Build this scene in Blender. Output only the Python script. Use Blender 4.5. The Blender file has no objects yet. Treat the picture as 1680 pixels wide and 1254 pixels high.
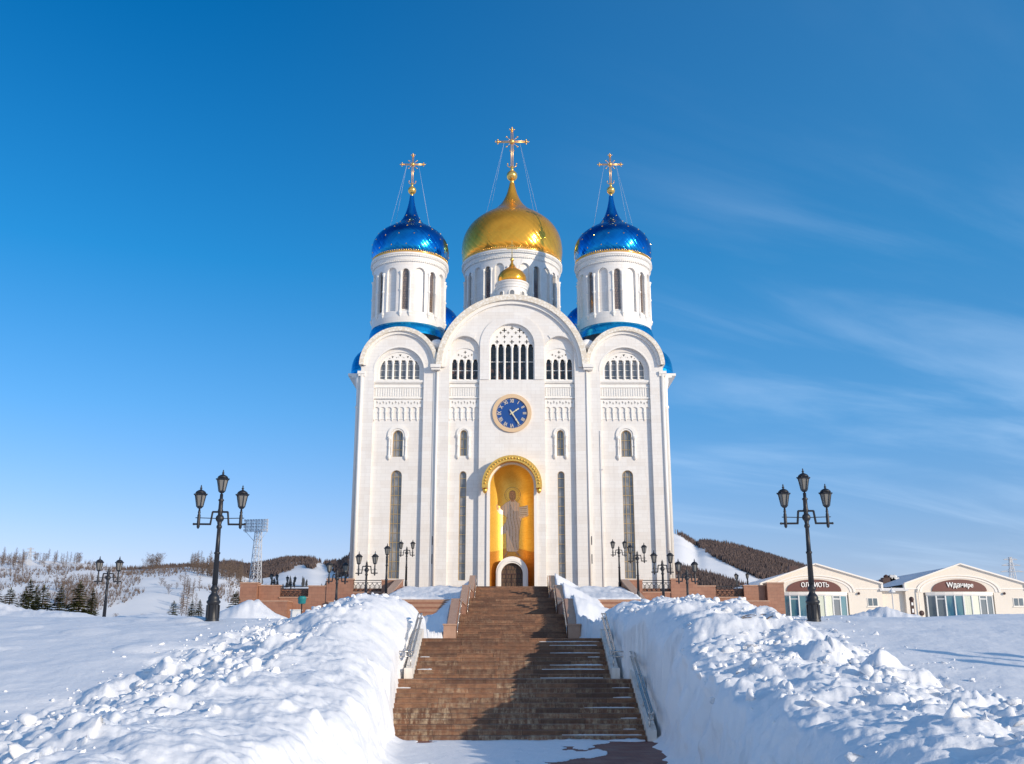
import bpy, bmesh, math, random
import numpy as np
from mathutils import Vector, Matrix
R = math.radians
sc = bpy.context.scene
COL = sc.collection

# ---------------------------------------------------------------- camera, sky, sun
EYE = 2.8
PITCH = 14.88
cam = bpy.data.cameras.new('camera'); camo = bpy.data.objects.new('camera', cam); COL.objects.link(camo)
camo.location = (0, 0, EYE); camo.rotation_euler = (R(90 + PITCH), 0, 0)
cam.lens = 1629 / 1680 * 36; cam.sensor_width = 36; cam.clip_start = .1; cam.clip_end = 8000
sc.camera = camo
sc.view_settings.view_transform = 'Standard'; sc.view_settings.look = 'None'
sc.view_settings.exposure = 0.07; sc.view_settings.gamma = 1

SUN_EL, SUN_AZ = 14.5, 50.0          # azimuth to the right of the camera's back
world = bpy.data.worlds.new('World'); sc.world = world; world.use_nodes = True
nt = world.node_tree; nt.nodes.clear()
def N(t, typ, **kw):
    n = t.nodes.new(typ)
    for k, v in kw.items(): setattr(n, k, v)
    return n
sky = N(nt, 'ShaderNodeTexSky', sky_type='NISHITA', sun_disc=False)
sky.sun_elevation = R(SUN_EL); sky.sun_rotation = R(180 - SUN_AZ)
sky.air_density = 1.0; sky.dust_density = .15; sky.ozone_density = 3.0; sky.altitude = 50
def math_n(t, op, a, b=None, c=None, clamp=False):
    n = t.nodes.new('ShaderNodeMath'); n.operation = op; n.use_clamp = clamp
    for i, v in enumerate((a, b, c)):
        if v is None: continue
        if isinstance(v, (int, float)): n.inputs[i].default_value = v
        else: t.links.new(v, n.inputs[i])
    return n.outputs[0]
def mixc(t, fac, a, b, mode='MIX'):
    n = t.nodes.new('ShaderNodeMix'); n.data_type = 'RGBA'; n.blend_type = mode
    for sock, v in ((n.inputs[0], fac), (n.inputs[6], a), (n.inputs[7], b)):
        if isinstance(v, (int, float)): sock.default_value = v
        elif isinstance(v, tuple): sock.default_value = (*v, 1) if len(v) == 3 else v
        else: t.links.new(v, sock)
    return n.outputs[2]
def ramp(t, fac, pts, interp='LINEAR'):
    n = t.nodes.new('ShaderNodeValToRGB'); n.color_ramp.interpolation = interp
    el = n.color_ramp.elements
    while len(el) < len(pts): el.new(.5)
    for e, (p, c) in zip(el, pts):
        e.position = p; e.color = (c, c, c, 1) if isinstance(c, (int, float)) else (*c, 1)
    t.links.new(fac, n.inputs[0]); return n.outputs[0]
tc = N(nt, 'ShaderNodeTexCoord'); sep = N(nt, 'ShaderNodeSeparateXYZ')
nt.links.new(tc.outputs['Generated'], sep.inputs[0])
dx, dy, dz = sep.outputs
# tint of the clear air: richer blue overhead, paler towards the skyline
elev = ramp(nt, dz, [(0.0, (1.05, .76, 1.05)), (.10, (.86, .82, 1.06)), (.22, (.46, .86, 1.15)), (.36, (.13, .83, 1.17)), (.60, (.0, .70, 1.14)), (1, (.0, .6, 1.0))])
blue = mixc(nt, 1.0, sky.outputs[0], elev, 'MULTIPLY')
# thin cirrus: sheared streaks on the flat of the sky
den = math_n(nt, 'ADD', math_n(nt, 'MAXIMUM', dz, 0.0), .12)
cx = math_n(nt, 'DIVIDE', dx, den); cy = math_n(nt, 'DIVIDE', dy, den)
cmb = N(nt, 'ShaderNodeCombineXYZ')
nt.links.new(math_n(nt, 'ADD', math_n(nt, 'MULTIPLY', cx, .42), math_n(nt, 'MULTIPLY', cy, .18)), cmb.inputs[0])
nt.links.new(math_n(nt, 'SUBTRACT', math_n(nt, 'MULTIPLY', cy, 1.5), math_n(nt, 'MULTIPLY', cx, .72)), cmb.inputs[1])
cn = N(nt, 'ShaderNodeTexNoise'); cn.inputs['Scale'].default_value = 1.25; cn.inputs['Detail'].default_value = 9
cn.inputs['Roughness'].default_value = .56; cn.inputs['Distortion'].default_value = .5
nt.links.new(cmb.outputs[0], cn.inputs['Vector'])
streak = ramp(nt, cn.outputs[0], [(.40, 0.0), (.72, 1.0)], 'EASE')
side = ramp(nt, math_n(nt, 'ADD', math_n(nt, 'MULTIPLY', dx, 1.0), .5), [(.46, 0.0), (.78, 1.0)], 'EASE')
band = ramp(nt, dz, [(0, .8), (.12, 1.0), (.30, .8), (.48, .22), (.7, 0.02)], 'EASE')
cl = math_n(nt, 'MULTIPLY', math_n(nt, 'MULTIPLY', streak, side), band)
side2 = ramp(nt, math_n(nt, 'ADD', dx, .5), [(.15, 0.0), (1.0, 1.0)], 'EASE')
veil = math_n(nt, 'MULTIPLY', side2, .16)
cl = math_n(nt, 'MULTIPLY', cl, .31, clamp=True)
skyc = mixc(nt, cl, mixc(nt, veil, blue, (1.4, 4.6, 8.6)), (5.0, 6.5, 8.4))
# unseen pale cirrus veil added behind the camera, as fill light for the shade
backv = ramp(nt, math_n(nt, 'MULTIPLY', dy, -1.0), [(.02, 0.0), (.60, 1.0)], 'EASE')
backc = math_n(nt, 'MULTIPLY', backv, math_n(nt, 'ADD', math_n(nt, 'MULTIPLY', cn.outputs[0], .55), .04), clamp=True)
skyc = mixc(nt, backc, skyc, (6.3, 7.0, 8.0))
bg = N(nt, 'ShaderNodeBackground'); bg.inputs[1].default_value = .135
wo = N(nt, 'ShaderNodeOutputWorld')
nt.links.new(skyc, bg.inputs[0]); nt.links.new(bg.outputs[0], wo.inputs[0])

sl = bpy.data.lights.new('sun', 'SUN'); sl.energy = 3.6; sl.angle = R(.5); sl.color = (1.0, .86, .68)
so = bpy.data.objects.new('sun', sl); COL.objects.link(so)
SD = Vector((math.sin(R(SUN_AZ)) * math.cos(R(SUN_EL)), -math.cos(R(SUN_AZ)) * math.cos(R(SUN_EL)), math.sin(R(SUN_EL))))
so.rotation_euler = (-SD).to_track_quat('-Z', 'Y').to_euler(); so.location = SD * 300

# ---------------------------------------------------------------- materials
def material(name, base=(.5, .5, .5), rough=.6, metal=0.0, spec=None, build=None):
    m = bpy.data.materials.new(name); m.use_nodes = True; t = m.node_tree
    b = t.nodes['Principled BSDF']
    b.inputs['Base Color'].default_value = (*base, 1); b.inputs['Roughness'].default_value = rough
    b.inputs['Metallic'].default_value = metal
    if spec is not None: b.inputs['Specular IOR Level'].default_value = spec
    if build: build(t, b)
    return m
def noise(t, vec, scale, detail=4, rough=.5, dist=0):
    n = t.nodes.new('ShaderNodeTexNoise'); n.inputs['Scale'].default_value = scale
    n.inputs['Detail'].default_value = detail; n.inputs['Roughness'].default_value = rough
    n.inputs['Distortion'].default_value = dist
    if vec is not None: t.links.new(vec, n.inputs['Vector'])
    return n.outputs[0]
def bump(t, b, h, strength=.3, dist=.05, prev=None):
    n = t.nodes.new('ShaderNodeBump'); n.inputs['Strength'].default_value = strength; n.inputs['Distance'].default_value = dist
    t.links.new(h, n.inputs['Height'])
    if prev is not None: t.links.new(prev, n.inputs['Normal'])
    t.links.new(n.outputs[0], b.inputs['Normal']); return n.outputs[0]
def pos(t): return t.nodes.new('ShaderNodeNewGeometry').outputs['Position']
def mapping(t, vec, scale=(1, 1, 1), loc=(0, 0, 0)):
    n = t.nodes.new('ShaderNodeMapping'); n.inputs['Scale'].default_value = scale; n.inputs['Location'].default_value = loc
    t.links.new(vec, n.inputs[0]); return n.outputs[0]
def wallvec(t):
    s = t.nodes.new('ShaderNodeSeparateXYZ'); t.links.new(pos(t), s.inputs[0])
    c = t.nodes.new('ShaderNodeCombineXYZ')
    t.links.new(math_n(t, 'ADD', s.outputs[0], math_n(t, 'MULTIPLY', s.outputs[1], .83)), c.inputs[0])
    t.links.new(s.outputs[2], c.inputs[1]); return c.outputs[0]
def brick(t, vec, w, h, mortar, c1, c2, cm, bias=0.0):
    n = t.nodes.new('ShaderNodeTexBrick'); t.links.new(vec, n.inputs['Vector'])
    n.inputs['Scale'].default_value = 1; n.inputs['Brick Width'].default_value = w; n.inputs['Row Height'].default_value = h
    n.inputs['Mortar Size'].default_value = mortar; n.inputs['Mortar Smooth'].default_value = .3; n.inputs['Bias'].default_value = bias
    n.inputs['Color1'].default_value = (*c1, 1); n.inputs['Color2'].default_value = (*c2, 1); n.inputs['Mortar'].default_value = (*cm, 1)
    return n
def marble_build(t, b):
    v = wallvec(t)
    br = brick(t, v, 1.1, .44, .016, (.83, .805, .765), (.805, .775, .73), (.70, .67, .63))
    br2 = brick(t, mapping(t, v, (1, 1, 1), (3.3, 4.4, 0)), 2.2, .88, .0, (1, 1, 1), (.86, .81, .76), (.95, .93, .9), -.5)
    c = mixc(t, .75, br.outputs[0], br2.outputs[0], 'MULTIPLY')
    n1 = noise(t, pos(t), .22, 5)
    c = mixc(t, ramp(t, n1, [(.45, 0.0), (.75, .25)]), c, (.80, .72, .62))
    n2 = noise(t, mapping(t, pos(t), (1.3, 1.3, .22)), 1.6, 6, .6)
    c = mixc(t, ramp(t, n2, [(.50, 0.0), (.8, .38)]), c, (.62, .57, .52))
    t.links.new(c, b.inputs['Base Color'])
    bump(t, b, br.outputs['Fac'], -.15, .012)
M = {}
M['marble'] = material('white marble cladding', rough=.42, build=marble_build)
def trim_build(t, b):
    n2 = noise(t, mapping(t, pos(t), (1, 1, .3)), 2.2, 5, .6)
    c = mixc(t, ramp(t, n2, [(.5, 0.0), (.85, .4)]), (.86, .83, .775), (.64, .58, .50))
    t.links.new(c, b.inputs['Base Color'])
    bump(t, b, noise(t, pos(t), 14, 3), .12, .02)
M['trim'] = material('carved white stone', rough=.5, build=trim_build)
def carved_build(t, b):
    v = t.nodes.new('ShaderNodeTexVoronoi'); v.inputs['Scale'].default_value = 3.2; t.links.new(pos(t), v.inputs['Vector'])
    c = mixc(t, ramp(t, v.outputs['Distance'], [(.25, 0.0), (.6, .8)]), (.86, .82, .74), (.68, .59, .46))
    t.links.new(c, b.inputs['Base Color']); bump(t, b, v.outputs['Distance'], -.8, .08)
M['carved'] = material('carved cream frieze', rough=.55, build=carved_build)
def dome_build(nu, mv, dist, jit, col, dark):
    def f(t, b):
        uv = t.nodes.new('ShaderNodeUVMap'); s = t.nodes.new('ShaderNodeSeparateXYZ'); t.links.new(uv.outputs[0], s.inputs[0])
        a = math_n(t, 'MULTIPLY', s.outputs[0], nu); c = math_n(t, 'MULTIPLY', s.outputs[1], mv)
        p = math_n(t, 'ADD', a, c); q = math_n(t, 'SUBTRACT', a, c)
        sp = math_n(t, 'ABSOLUTE', math_n(t, 'SINE', math_n(t, 'MULTIPLY', p, math.pi)))
        sq = math_n(t, 'ABSOLUTE', math_n(t, 'SINE', math_n(t, 'MULTIPLY', q, math.pi)))
        h = math_n(t, 'ADD', math_n(t, 'POWER', sp, .45), math_n(t, 'MULTIPLY', math_n(t, 'POWER', sq, .35), .25))
        cc = t.nodes.new('ShaderNodeCombineXYZ'); t.links.new(math_n(t, 'FLOOR', p), cc.inputs[0]); t.links.new(math_n(t, 'FLOOR', q), cc.inputs[1])
        wn = t.nodes.new('ShaderNodeTexWhiteNoise'); wn.noise_dimensions = '3D'; t.links.new(cc.outputs[0], wn.inputs['Vector'])
        t.links.new(mixc(t, math_n(t, 'MULTIPLY', wn.outputs['Value'], .55), col, dark), b.inputs['Base Color'])
        # each sheet is tilted a little differently
        nm = t.nodes.new('ShaderNodeNewGeometry'); vm = t.nodes.new('ShaderNodeVectorMath'); vm.operation = 'SUBTRACT'
        t.links.new(wn.outputs['Color'], vm.inputs[0]); vm.inputs[1].default_value = (.5, .5, .5)
        vs = t.nodes.new('ShaderNodeVectorMath'); vs.operation = 'SCALE'; t.links.new(vm.outputs[0], vs.inputs[0]); vs.inputs['Scale'].default_value = jit
        va = t.nodes.new('ShaderNodeVectorMath'); va.operation = 'ADD'; t.links.new(nm.outputs['Normal'], va.inputs[0]); t.links.new(vs.outputs[0], va.inputs[1])
        vn = t.nodes.new('ShaderNodeVectorMath'); vn.operation = 'NORMALIZE'; t.links.new(va.outputs[0], vn.inputs[0])
        bump(t, b, h, .5, dist, vn.outputs[0])
    return f
GOLD, GOLDD = (1.0, .47, .05), (.84, .36, .035)
M['gold_dome'] = material('gilded diamond sheets', rough=.15, metal=.70, build=dome_build(44, 15, .035, .03, GOLD, GOLDD))
M['gold_small'] = material('gilded sheets small', rough=.17, metal=.70, build=dome_build(28, 10, .01, .03, GOLD, GOLDD))
M['blue_dome'] = material('blue titanium sheets', rough=.15, metal=1.0, build=dome_build(40, 13, .03, .035, (.012, .28, .66), (.006, .16, .45)))
M['gold'] = material('polished gold', (.98, .60, .16), .2, .8)
M['cross_gold'] = material('aged cross gold', (.92, .54, .17), .3, .75)
M['gold_relief'] = material('gilded relief', (.85, .52, .12), .38, .75, build=lambda t, b: bump(t, b, noise(t, pos(t), 9, 2), .5, .06))
def blue_build(t, b):
    br = brick(t, wallvec(t), .9, .45, .015, (.015, .46, .78), (.01, .34, .64), (.0, .12, .3))
    t.links.new(br.outputs[0], b.inputs['Base Color']); bump(t, b, noise(t, pos(t), 3, 3), .2, .05)
M['blue_roof'] = material('blue roof sheets', rough=.22, metal=.85, build=blue_build)
M['glass_grey'] = material('grey window glass', (.20, .21, .22), .12, 0.0, 1.0, build=lambda t, b: (t.links.new(mixc(t, ramp(t, noise(t, pos(t), .8, 3), [(.35, 0.), (.7, 1.)]), (.13, .14, .15), (.30, .29, .28)), b.inputs['Base Color']), bump(t, b, noise(t, pos(t), 1.3, 2), .06, .1)))
M['glass_brown'] = material('warm brown tower glass', (.20, .13, .09), .15, 0.0, 1.0, build=lambda t, b: t.links.new(brick(t, wallvec(t), .22, .34, .03, (.24, .17, .12), (.15, .11, .09), (.06, .05, .05)).outputs[0], b.inputs['Base Color']))
def dark_glass(t, b):
    n1 = noise(t, mapping(t, pos(t), (1, 1, 1.0)), 1.7, 5, .7)
    c = mixc(t, ramp(t, n1, [(.5, 0.0), (.72, .75)]), (.012, .011, .010), (.12, .10, .07))
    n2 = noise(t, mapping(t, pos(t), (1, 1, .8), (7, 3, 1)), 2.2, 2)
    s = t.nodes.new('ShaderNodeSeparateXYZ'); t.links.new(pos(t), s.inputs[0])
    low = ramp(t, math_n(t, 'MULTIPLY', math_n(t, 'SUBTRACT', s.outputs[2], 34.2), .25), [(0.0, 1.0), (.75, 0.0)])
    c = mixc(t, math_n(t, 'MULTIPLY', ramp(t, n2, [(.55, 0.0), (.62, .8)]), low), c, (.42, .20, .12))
    t.links.new(c, b.inputs['Base Color'])
M['glass_dark'] = material('dark porch glass', rough=.08, spec=.6, build=dark_glass)
M['brass'] = material('brass glazing bar', (.62, .42, .20), .35, .7)
M['clock_blue'] = material('clock face blue', (.010, .068, .27), .35)
M['clock_rim'] = material('gilt clock rim', (.80, .56, .33), .45, .25, build=lambda t, b: bump(t, b, noise(t, pos(t), 12, 2), .3, .03))
M['numeral'] = material('gilt numeral', (.72, .62, .50), .4, .3)
M['hand'] = material('gilt hand', (.86, .74, .46), .35, .3)
M['iron'] = material('black painted iron', (.018, .019, .024), .45, 0, .5, build=lambda t, b: bump(t, b, noise(t, pos(t), 40, 3), .15, .01))
M['lamp_glass'] = material('frosted lamp glass', (.21, .20, .18), .3, 0, .6)
M['steel'] = material('stainless handrail', (.62, .58, .53), .25, .9)
def granite_build(t, b):
    v = wallvec(t)
    br = brick(t, v, .62, .32, .012, (.36, .17, .105), (.30, .14, .085), (.20, .10, .07))
    c = mixc(t, ramp(t, noise(t, pos(t), 1.1, 6, .65), [(.4, 0.), (.75, .4)]), br.outputs[0], (.45, .26, .17))
    t.links.new(c, b.inputs['Base Color']); bump(t, b, br.outputs['Fac'], -.3, .01)
M['granite'] = material('red granite facing', rough=.55, build=granite_build)
M['parapet'] = material('polished pinkish granite', (.42, .24, .16), .4, build=lambda t, b: t.links.new(mixc(t, noise(t, pos(t), 3, 6, .6), (.36, .19, .12), (.56, .36, .25)), b.inputs['Base Color']))
def step_build(t, b):
    p = pos(t); s = t.nodes.new('ShaderNodeSeparateXYZ'); t.links.new(p, s.inputs[0])
    oi = t.nodes.new('ShaderNodeObjectInfo')
    c3 = t.nodes.new('ShaderNodeCombineXYZ')
    # each step's own joint offsets
    t.links.new(math_n(t, 'ADD', math_n(t, 'MULTIPLY', s.outputs[0], .72), math_n(t, 'MULTIPLY', oi.outputs['Random'], 9)), c3.inputs[0])
    t.links.new(math_n(t, 'MULTIPLY', oi.outputs['Random'], 40), c3.inputs[1])
    fl = t.nodes.new('ShaderNodeVectorMath'); fl.operation = 'FLOOR'; t.links.new(c3.outputs[0], fl.inputs[0])
    wn = t.nodes.new('ShaderNodeTexWhiteNoise'); wn.noise_dimensions = '3D'; t.links.new(fl.outputs[0], wn.inputs['Vector'])
    fr = math_n(t, 'FRACT', math_n(t, 'ADD', math_n(t, 'MULTIPLY', s.outputs[0], .72), math_n(t, 'MULTIPLY', oi.outputs['Random'], 9)))
    joint = math_n(t, 'MULTIPLY', math_n(t, 'LESS_THAN', fr, .009), .7)
    c = mixc(t, wn.outputs['Value'], (.14, .064, .036), (.32, .155, .082))
    zlow = ramp(t, math_n(t, 'MULTIPLY', s.outputs[2], .33), [(0.0, 1.0), (.45, .75), (1.0, .25)])
    wn2 = math_n(t, 'POWER', math_n(t, 'FRACT', math_n(t, 'MULTIPLY', wn.outputs['Value'], 7.31)), 1.6)
    frost = ramp(t, noise(t, mapping(t, p, (5.5, .6, 1.6)), 1.5, 6, .75), [(.44, 0.), (.62, 1.)])
    c = mixc(t, math_n(t, 'MULTIPLY', math_n(t, 'MULTIPLY', frost, zlow), math_n(t, 'ADD', wn2, .12, clamp=True)), c, (.60, .47, .32))
    dirt = ramp(t, noise(t, mapping(t, p, (3, 1, 9)), .9, 6, .7), [(.40, 0.), (.72, .8)])
    c = mixc(t, dirt, c, (.085, .05, .035))
    c = mixc(t, joint, c, (.03, .02, .015))
    # melt water stain, darker on the treads' rims
    t.links.new(c, b.inputs['Base Color']); t.links.new(ramp(t, frost, [(0, .45), (1, .75)]), b.inputs['Roughness'])
    bump(t, b, noise(t, mapping(t, p, (20, 20, 20)), 1, 4), .25, .01)
M['step'] = material('worn red granite steps', build=step_build)
def snow_build(scale=1.0, col=(.88, .88, .89)):
    def f(t, b):
        p = pos(t)
        n1 = noise(t, p, 1.6 * scale, 8, .68); n2 = noise(t, p, 9 * scale, 5, .65)
        h = math_n(t, 'ADD', math_n(t, 'MULTIPLY', n1, .7), math_n(t, 'MULTIPLY', n2, .22))
        bump(t, b, h, .55, .10)
        b.inputs['Base Color'].default_value = (*col, 1)
        b.inputs['Subsurface Weight'].default_value = 0
    return f
M['snow'] = material('packed snow', rough=.65, spec=.25, build=snow_build())
M['snow_far'] = material('distant snow', rough=.8, spec=.1, build=lambda t, b: t.links.new(mixc(t, ramp(t, noise(t, pos(t), .02, 8, .7), [(.45, 0.), (.75, .5)]), (.80, .80, .82), (.45, .40, .37)), b.inputs['Base Color']))
def mtn_build(t, b):
    # snow ground, brushwood litter showing through where the wood grows
    a = t.nodes.new('ShaderNodeAttribute'); a.attribute_name = 'wood'
    m = math_n(t, 'MULTIPLY', a.outputs['Fac'], ramp(t, noise(t, mapping(t, pos(t), (1, 1, .25)), .06, 6, .75), [(.30, 1.), (.68, .35)]))
    t.links.new(mixc(t, m, (.90, .89, .88), (.19, .14, .125)), b.inputs['Base Color'])
M['mountain'] = material('wooded mountain snow', rough=.9, spec=.1, build=mtn_build)
M['wood_far'] = material('leafless wood', (.125, .088, .072), .9, spec=.1, build=lambda t, b: t.links.new(mixc(t, noise(t, pos(t), .05, 4), (.115, .085, .078), (.20, .148, .13)), b.inputs['Base Color']))
M['wood_dark'] = material('dark fir wood', (.075, .078, .082), .9, spec=.1)
M['bark'] = material('grey brown bark', (.13, .095, .07), .85, spec=.2)
M['twig'] = material('larch twigs', (.165, .12, .095), .85, spec=.2)
M['needle'] = material('spruce needles', (.05, .062, .02), .75, spec=.2, build=lambda t, b: t.links.new(mixc(t, noise(t, pos(t), 1.3, 3), (.030, .042, .018), (.125, .125, .035)), b.inputs['Base Color']))
def pave_build(t, b):
    p = pos(t)
    br = brick(t, p, .24, .12, .008, (.30, .11, .075), (.20, .075, .055), (.08, .045, .04))
    t.links.new(mixc(t, ramp(t, noise(t, p, 1.2, 5, .6), [(.45, 0.), (.7, .6)]), br.outputs[0], (.30, .20, .17)), b.inputs['Base Color']); bump(t, b, br.outputs['Fac'], -.6, .012)
M['paver'] = material('red paving bricks', rough=.75, build=pave_build)
M['white_stone'] = material('whitewashed stair wall', (.80, .74, .66), .7, build=lambda t, b: t.links.new(mixc(t, ramp(t, noise(t, mapping(t, pos(t), (3, 3, .6)), 1.5, 5), [(.45, 0.), (.8, .7)]), (.84, .79, .72), (.52, .42, .34)), b.inputs['Base Color']))
M['cream'] = material('cream rendered wall', (.78, .66, .52), .7, build=lambda t, b: t.links.new(mixc(t, noise(t, mapping(t, pos(t), (.4, .4, .15)), 1, 5), (.83, .75, .65), (.76, .68, .57)), b.inputs['Base Color']))
M['cream_trim'] = material('pale cornice', (.86, .80, .72), .6)
M['sign_brown'] = material('brown sign board', (.15, .052, .040), .5)
M['letter'] = material('white sign letters', (.9, .88, .84), .5)
M['glass_teal'] = material('teal shop glass', (.05, .16, .22), .06, 0, 1.0, build=lambda t, b: t.links.new(mixc(t, ramp(t, noise(t, mapping(t, pos(t), (.9, .9, .25)), 1.1, 2), [(.42, 0.), (.5, 1.)]), (.035, .14, .22), (.10, .23, .27)), b.inputs['Base Color']))
M['blind'] = material('pale window blind', (.62, .66, .52), .5, 0, .8, build=lambda t, b: t.links.new(brick(t, wallvec(t), .14, 30, .02, (.66, .68, .54), (.58, .62, .50), (.42, .46, .38)).outputs[0], b.inputs['Base Color']))
M['glass_slate'] = material('slate shop glass', (.13, .17, .19), .08, 0, 1.0)
M['white_metal'] = material('white painted metal', (.74, .74, .72), .5)
M['galv'] = material('galvanised steel', (.60, .60, .60), .6, .1)
M['flood_glass'] = material('floodlight face', (.80, .80, .80), .5, 0)
M['teal_paint'] = material('teal painted metal', (.02, .22, .22), .5)
M['dark_brown'] = material('dark brown paint', (.07, .035, .03), .6)
M['door'] = material('dark carved wood door', (.10, .06, .035), .5, build=lambda t, b: t.links.new(brick(t, wallvec(t), .35, .5, .04, (.13, .075, .04), (.10, .055, .03), (.03, .02, .015)).outputs[0], b.inputs['Base Color']))
def tess(c1, c2, rough, metal):
    def f(t, b):
        br = brick(t, wallvec(t), .09, .09, .0, c1, c2, c1)
        n = noise(t, pos(t), .8, 4)
        t.links.new(mixc(t, ramp(t, n, [(.4, 0.), (.8, .35)]), br.outputs[0], tuple(x * .7 for x in c1)), b.inputs['Base Color'])
        bump(t, b, noise(t, pos(t), 11, 3), .35, .03)
    return material('mosaic tesserae', rough=rough, metal=metal, build=f)
M['mo_gold'] = tess((1.0, .66, .13), (.92, .54, .08), .38, .5)
M['mo_orange'] = tess((.80, .38, .07), (.66, .29, .045), .40, .55)
M['mo_pink'] = tess((.95, .70, .46), (.88, .62, .40), .42, .35)
M['mo_grey'] = tess((.70, .56, .43), (.55, .46, .38), .42, .35)
M['mo_line'] = tess((.36, .22, .11), (.42, .25, .11), .5, .3)
M['mo_skin'] = tess((.66, .40, .22), (.40, .22, .11), .6, 0)
M['mo_white'] = tess((.85, .78, .66), (.75, .68, .56), .5, 0)

# ---------------------------------------------------------------- helpers
def tag(o, label=None, cat=None, group=None, kind=None):
    if label: o['label'] = label
    if cat: o['category'] = cat
    if group: o['group'] = group
    if kind: o['kind'] = kind
    return o
def empty(name, loc, label, cat, group=None, rz=0):
    o = bpy.data.objects.new(name, None); COL.objects.link(o); o.location = loc; o.rotation_euler = (0, 0, rz)
    o.empty_display_size = .5
    return tag(o, label, cat, group)
def link_mesh(name, me, mats, parent=None):
    o = bpy.data.objects.new(name, me); COL.objects.link(o)
    if not me.materials:
        for m in (mats if isinstance(mats, (list, tuple)) else [mats]): me.materials.append(M[m] if isinstance(m, str) else m)
    if parent: o.parent = parent
    return o
def mesh_np(name, V, F, mats, parent=None, smooth=False, mi=None):
    V = np.asarray(V, dtype=np.float32).reshape(-1, 3); F = np.asarray(F, dtype=np.int32)
    me = bpy.data.meshes.new(name); k = F.shape[1]
    me.vertices.add(len(V)); me.vertices.foreach_set('co', V.ravel())
    me.loops.add(F.size); me.loops.foreach_set('vertex_index', F.ravel())
    me.polygons.add(len(F)); me.polygons.foreach_set('loop_start', np.arange(0, F.size, k, dtype=np.int32))
    try: me.polygons.foreach_set('loop_total', np.full(len(F), k, dtype=np.int32))
    except Exception: pass
    if smooth: me.polygons.foreach_set('use_smooth', np.ones(len(F), dtype=bool))
    if mi is not None: me.polygons.foreach_set('material_index', np.asarray(mi, dtype=np.int32))
    me.update(calc_edges=True); me.validate()
    return link_mesh(name, me, mats, parent)
class MB:
    """collects simple solids into one mesh"""
    def __init__(s): s.v = []; s.f = []; s.sm = []; s.m = []; s.mi = 0; s.uv = None
    def add(s, vs, fs, smooth=False):
        o = len(s.v); s.v += [tuple(p) for p in vs]
        for f in fs: s.f.append([i + o for i in f]); s.sm.append(smooth); s.m.append(s.mi)
        return s
    def box(s, x0, x1, y0, y1, z0, z1):
        v = [(x, y, z) for z in (z0, z1) for y in (y0, y1) for x in (x0, x1)]
        return s.add(v, [(0, 2, 3, 1), (4, 5, 7, 6), (0, 1, 5, 4), (1, 3, 7, 5), (3, 2, 6, 7), (2, 0, 4, 6)])
    def obox(s, c, ax, ay, az):                       # oriented box: centre, three half-axes
        c = Vector(c); ax, ay, az = Vector(ax), Vector(ay), Vector(az)
        v = [c + i * ax + j * ay + k * az for k in (-1, 1) for j in (-1, 1) for i in (-1, 1)]
        return s.add(v, [(0, 2, 3, 1), (4, 5, 7, 6), (0, 1, 5, 4), (1, 3, 7, 5), (3, 2, 6, 7), (2, 0, 4, 6)])
    def lathe(s, prof, c=(0, 0, 0), n=24, smooth=True, cap=True, a0=0.0):
        vs = []; fs = []
        for r, z in prof:
            for i in range(n):
                a = a0 + 2 * math.pi * i / n; vs.append((c[0] + r * math.cos(a), c[1] + r * math.sin(a), c[2] + z))
        for j in range(len(prof) - 1):
            for i in range(n): k = (i + 1) % n; fs.append((j * n + i, j * n + k, (j + 1) * n + k, (j + 1) * n + i))
        s.add(vs, fs, smooth)
        if cap:
            o = len(s.v) - len(vs)
            for b, rev in ((0, True), (len(prof) - 1, False)):
                if prof[b][0] > 1e-3:
                    ring = [o + b * n + i for i in range(n)]
                    s.f.append(ring[::-1] if rev else ring); s.sm.append(False); s.m.append(s.mi)
        return s
    def tube(s, pts, r, n=8, smooth=True, r2=None):
        pts = [Vector(p) for p in pts]; rings = []
        for i, p in enumerate(pts):
            d = (pts[min(i + 1, len(pts) - 1)] - pts[max(i - 1, 0)]).normalized()
            u = d.orthogonal().normalized() if abs(d.z) > .95 else d.cross(Vector((0, 0, 1))).normalized()
            w = d.cross(u); rr = r if r2 is None else r + (r2 - r) * i / (len(pts) - 1)
            rings.append([p + rr * (math.cos(2 * math.pi * k / n) * u + math.sin(2 * math.pi * k / n) * w) for k in range(n)])
        vs = [q for rg in rings for q in rg]; fs = []
        for j in range(len(pts) - 1):
            for i in range(n): k = (i + 1) % n; fs.append((j * n + i, j * n + k, (j + 1) * n + k, (j + 1) * n + i))
        fs += [tuple(range(n))[::-1], tuple((len(pts) - 1) * n + i for i in range(n))]
        return s.add(vs, fs, smooth)
    def ball(s, c, r, n=12, m=8, sz=1.0):
        return s.lathe([(max(r * math.sin(math.pi * j / m), 1e-4), -r * sz * math.cos(math.pi * j / m)) for j in range(m + 1)], c, n, True, False)
    def build(s, name, mats, parent=None, loc=None):
        me = bpy.data.meshes.new(name); me.from_pydata(s.v, [], s.f)
        me.polygons.foreach_set('use_smooth', s.sm); me.polygons.foreach_set('material_index', s.m)
        me.update()
        bm = bmesh.new(); bm.from_mesh(me); bmesh.ops.recalc_face_normals(bm, faces=bm.faces); bm.to_mesh(me); bm.free()
        o = link_mesh(name, me, mats, parent)
        if loc: o.location = loc
        return o
def kids(o): return list(o.children)
def copy_tree(o, parent=None):
    c = o.copy(); COL.objects.link(c)
    if parent is not None: c.parent = parent
    for ch in kids(o): copy_tree(ch, c)
    return c
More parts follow.
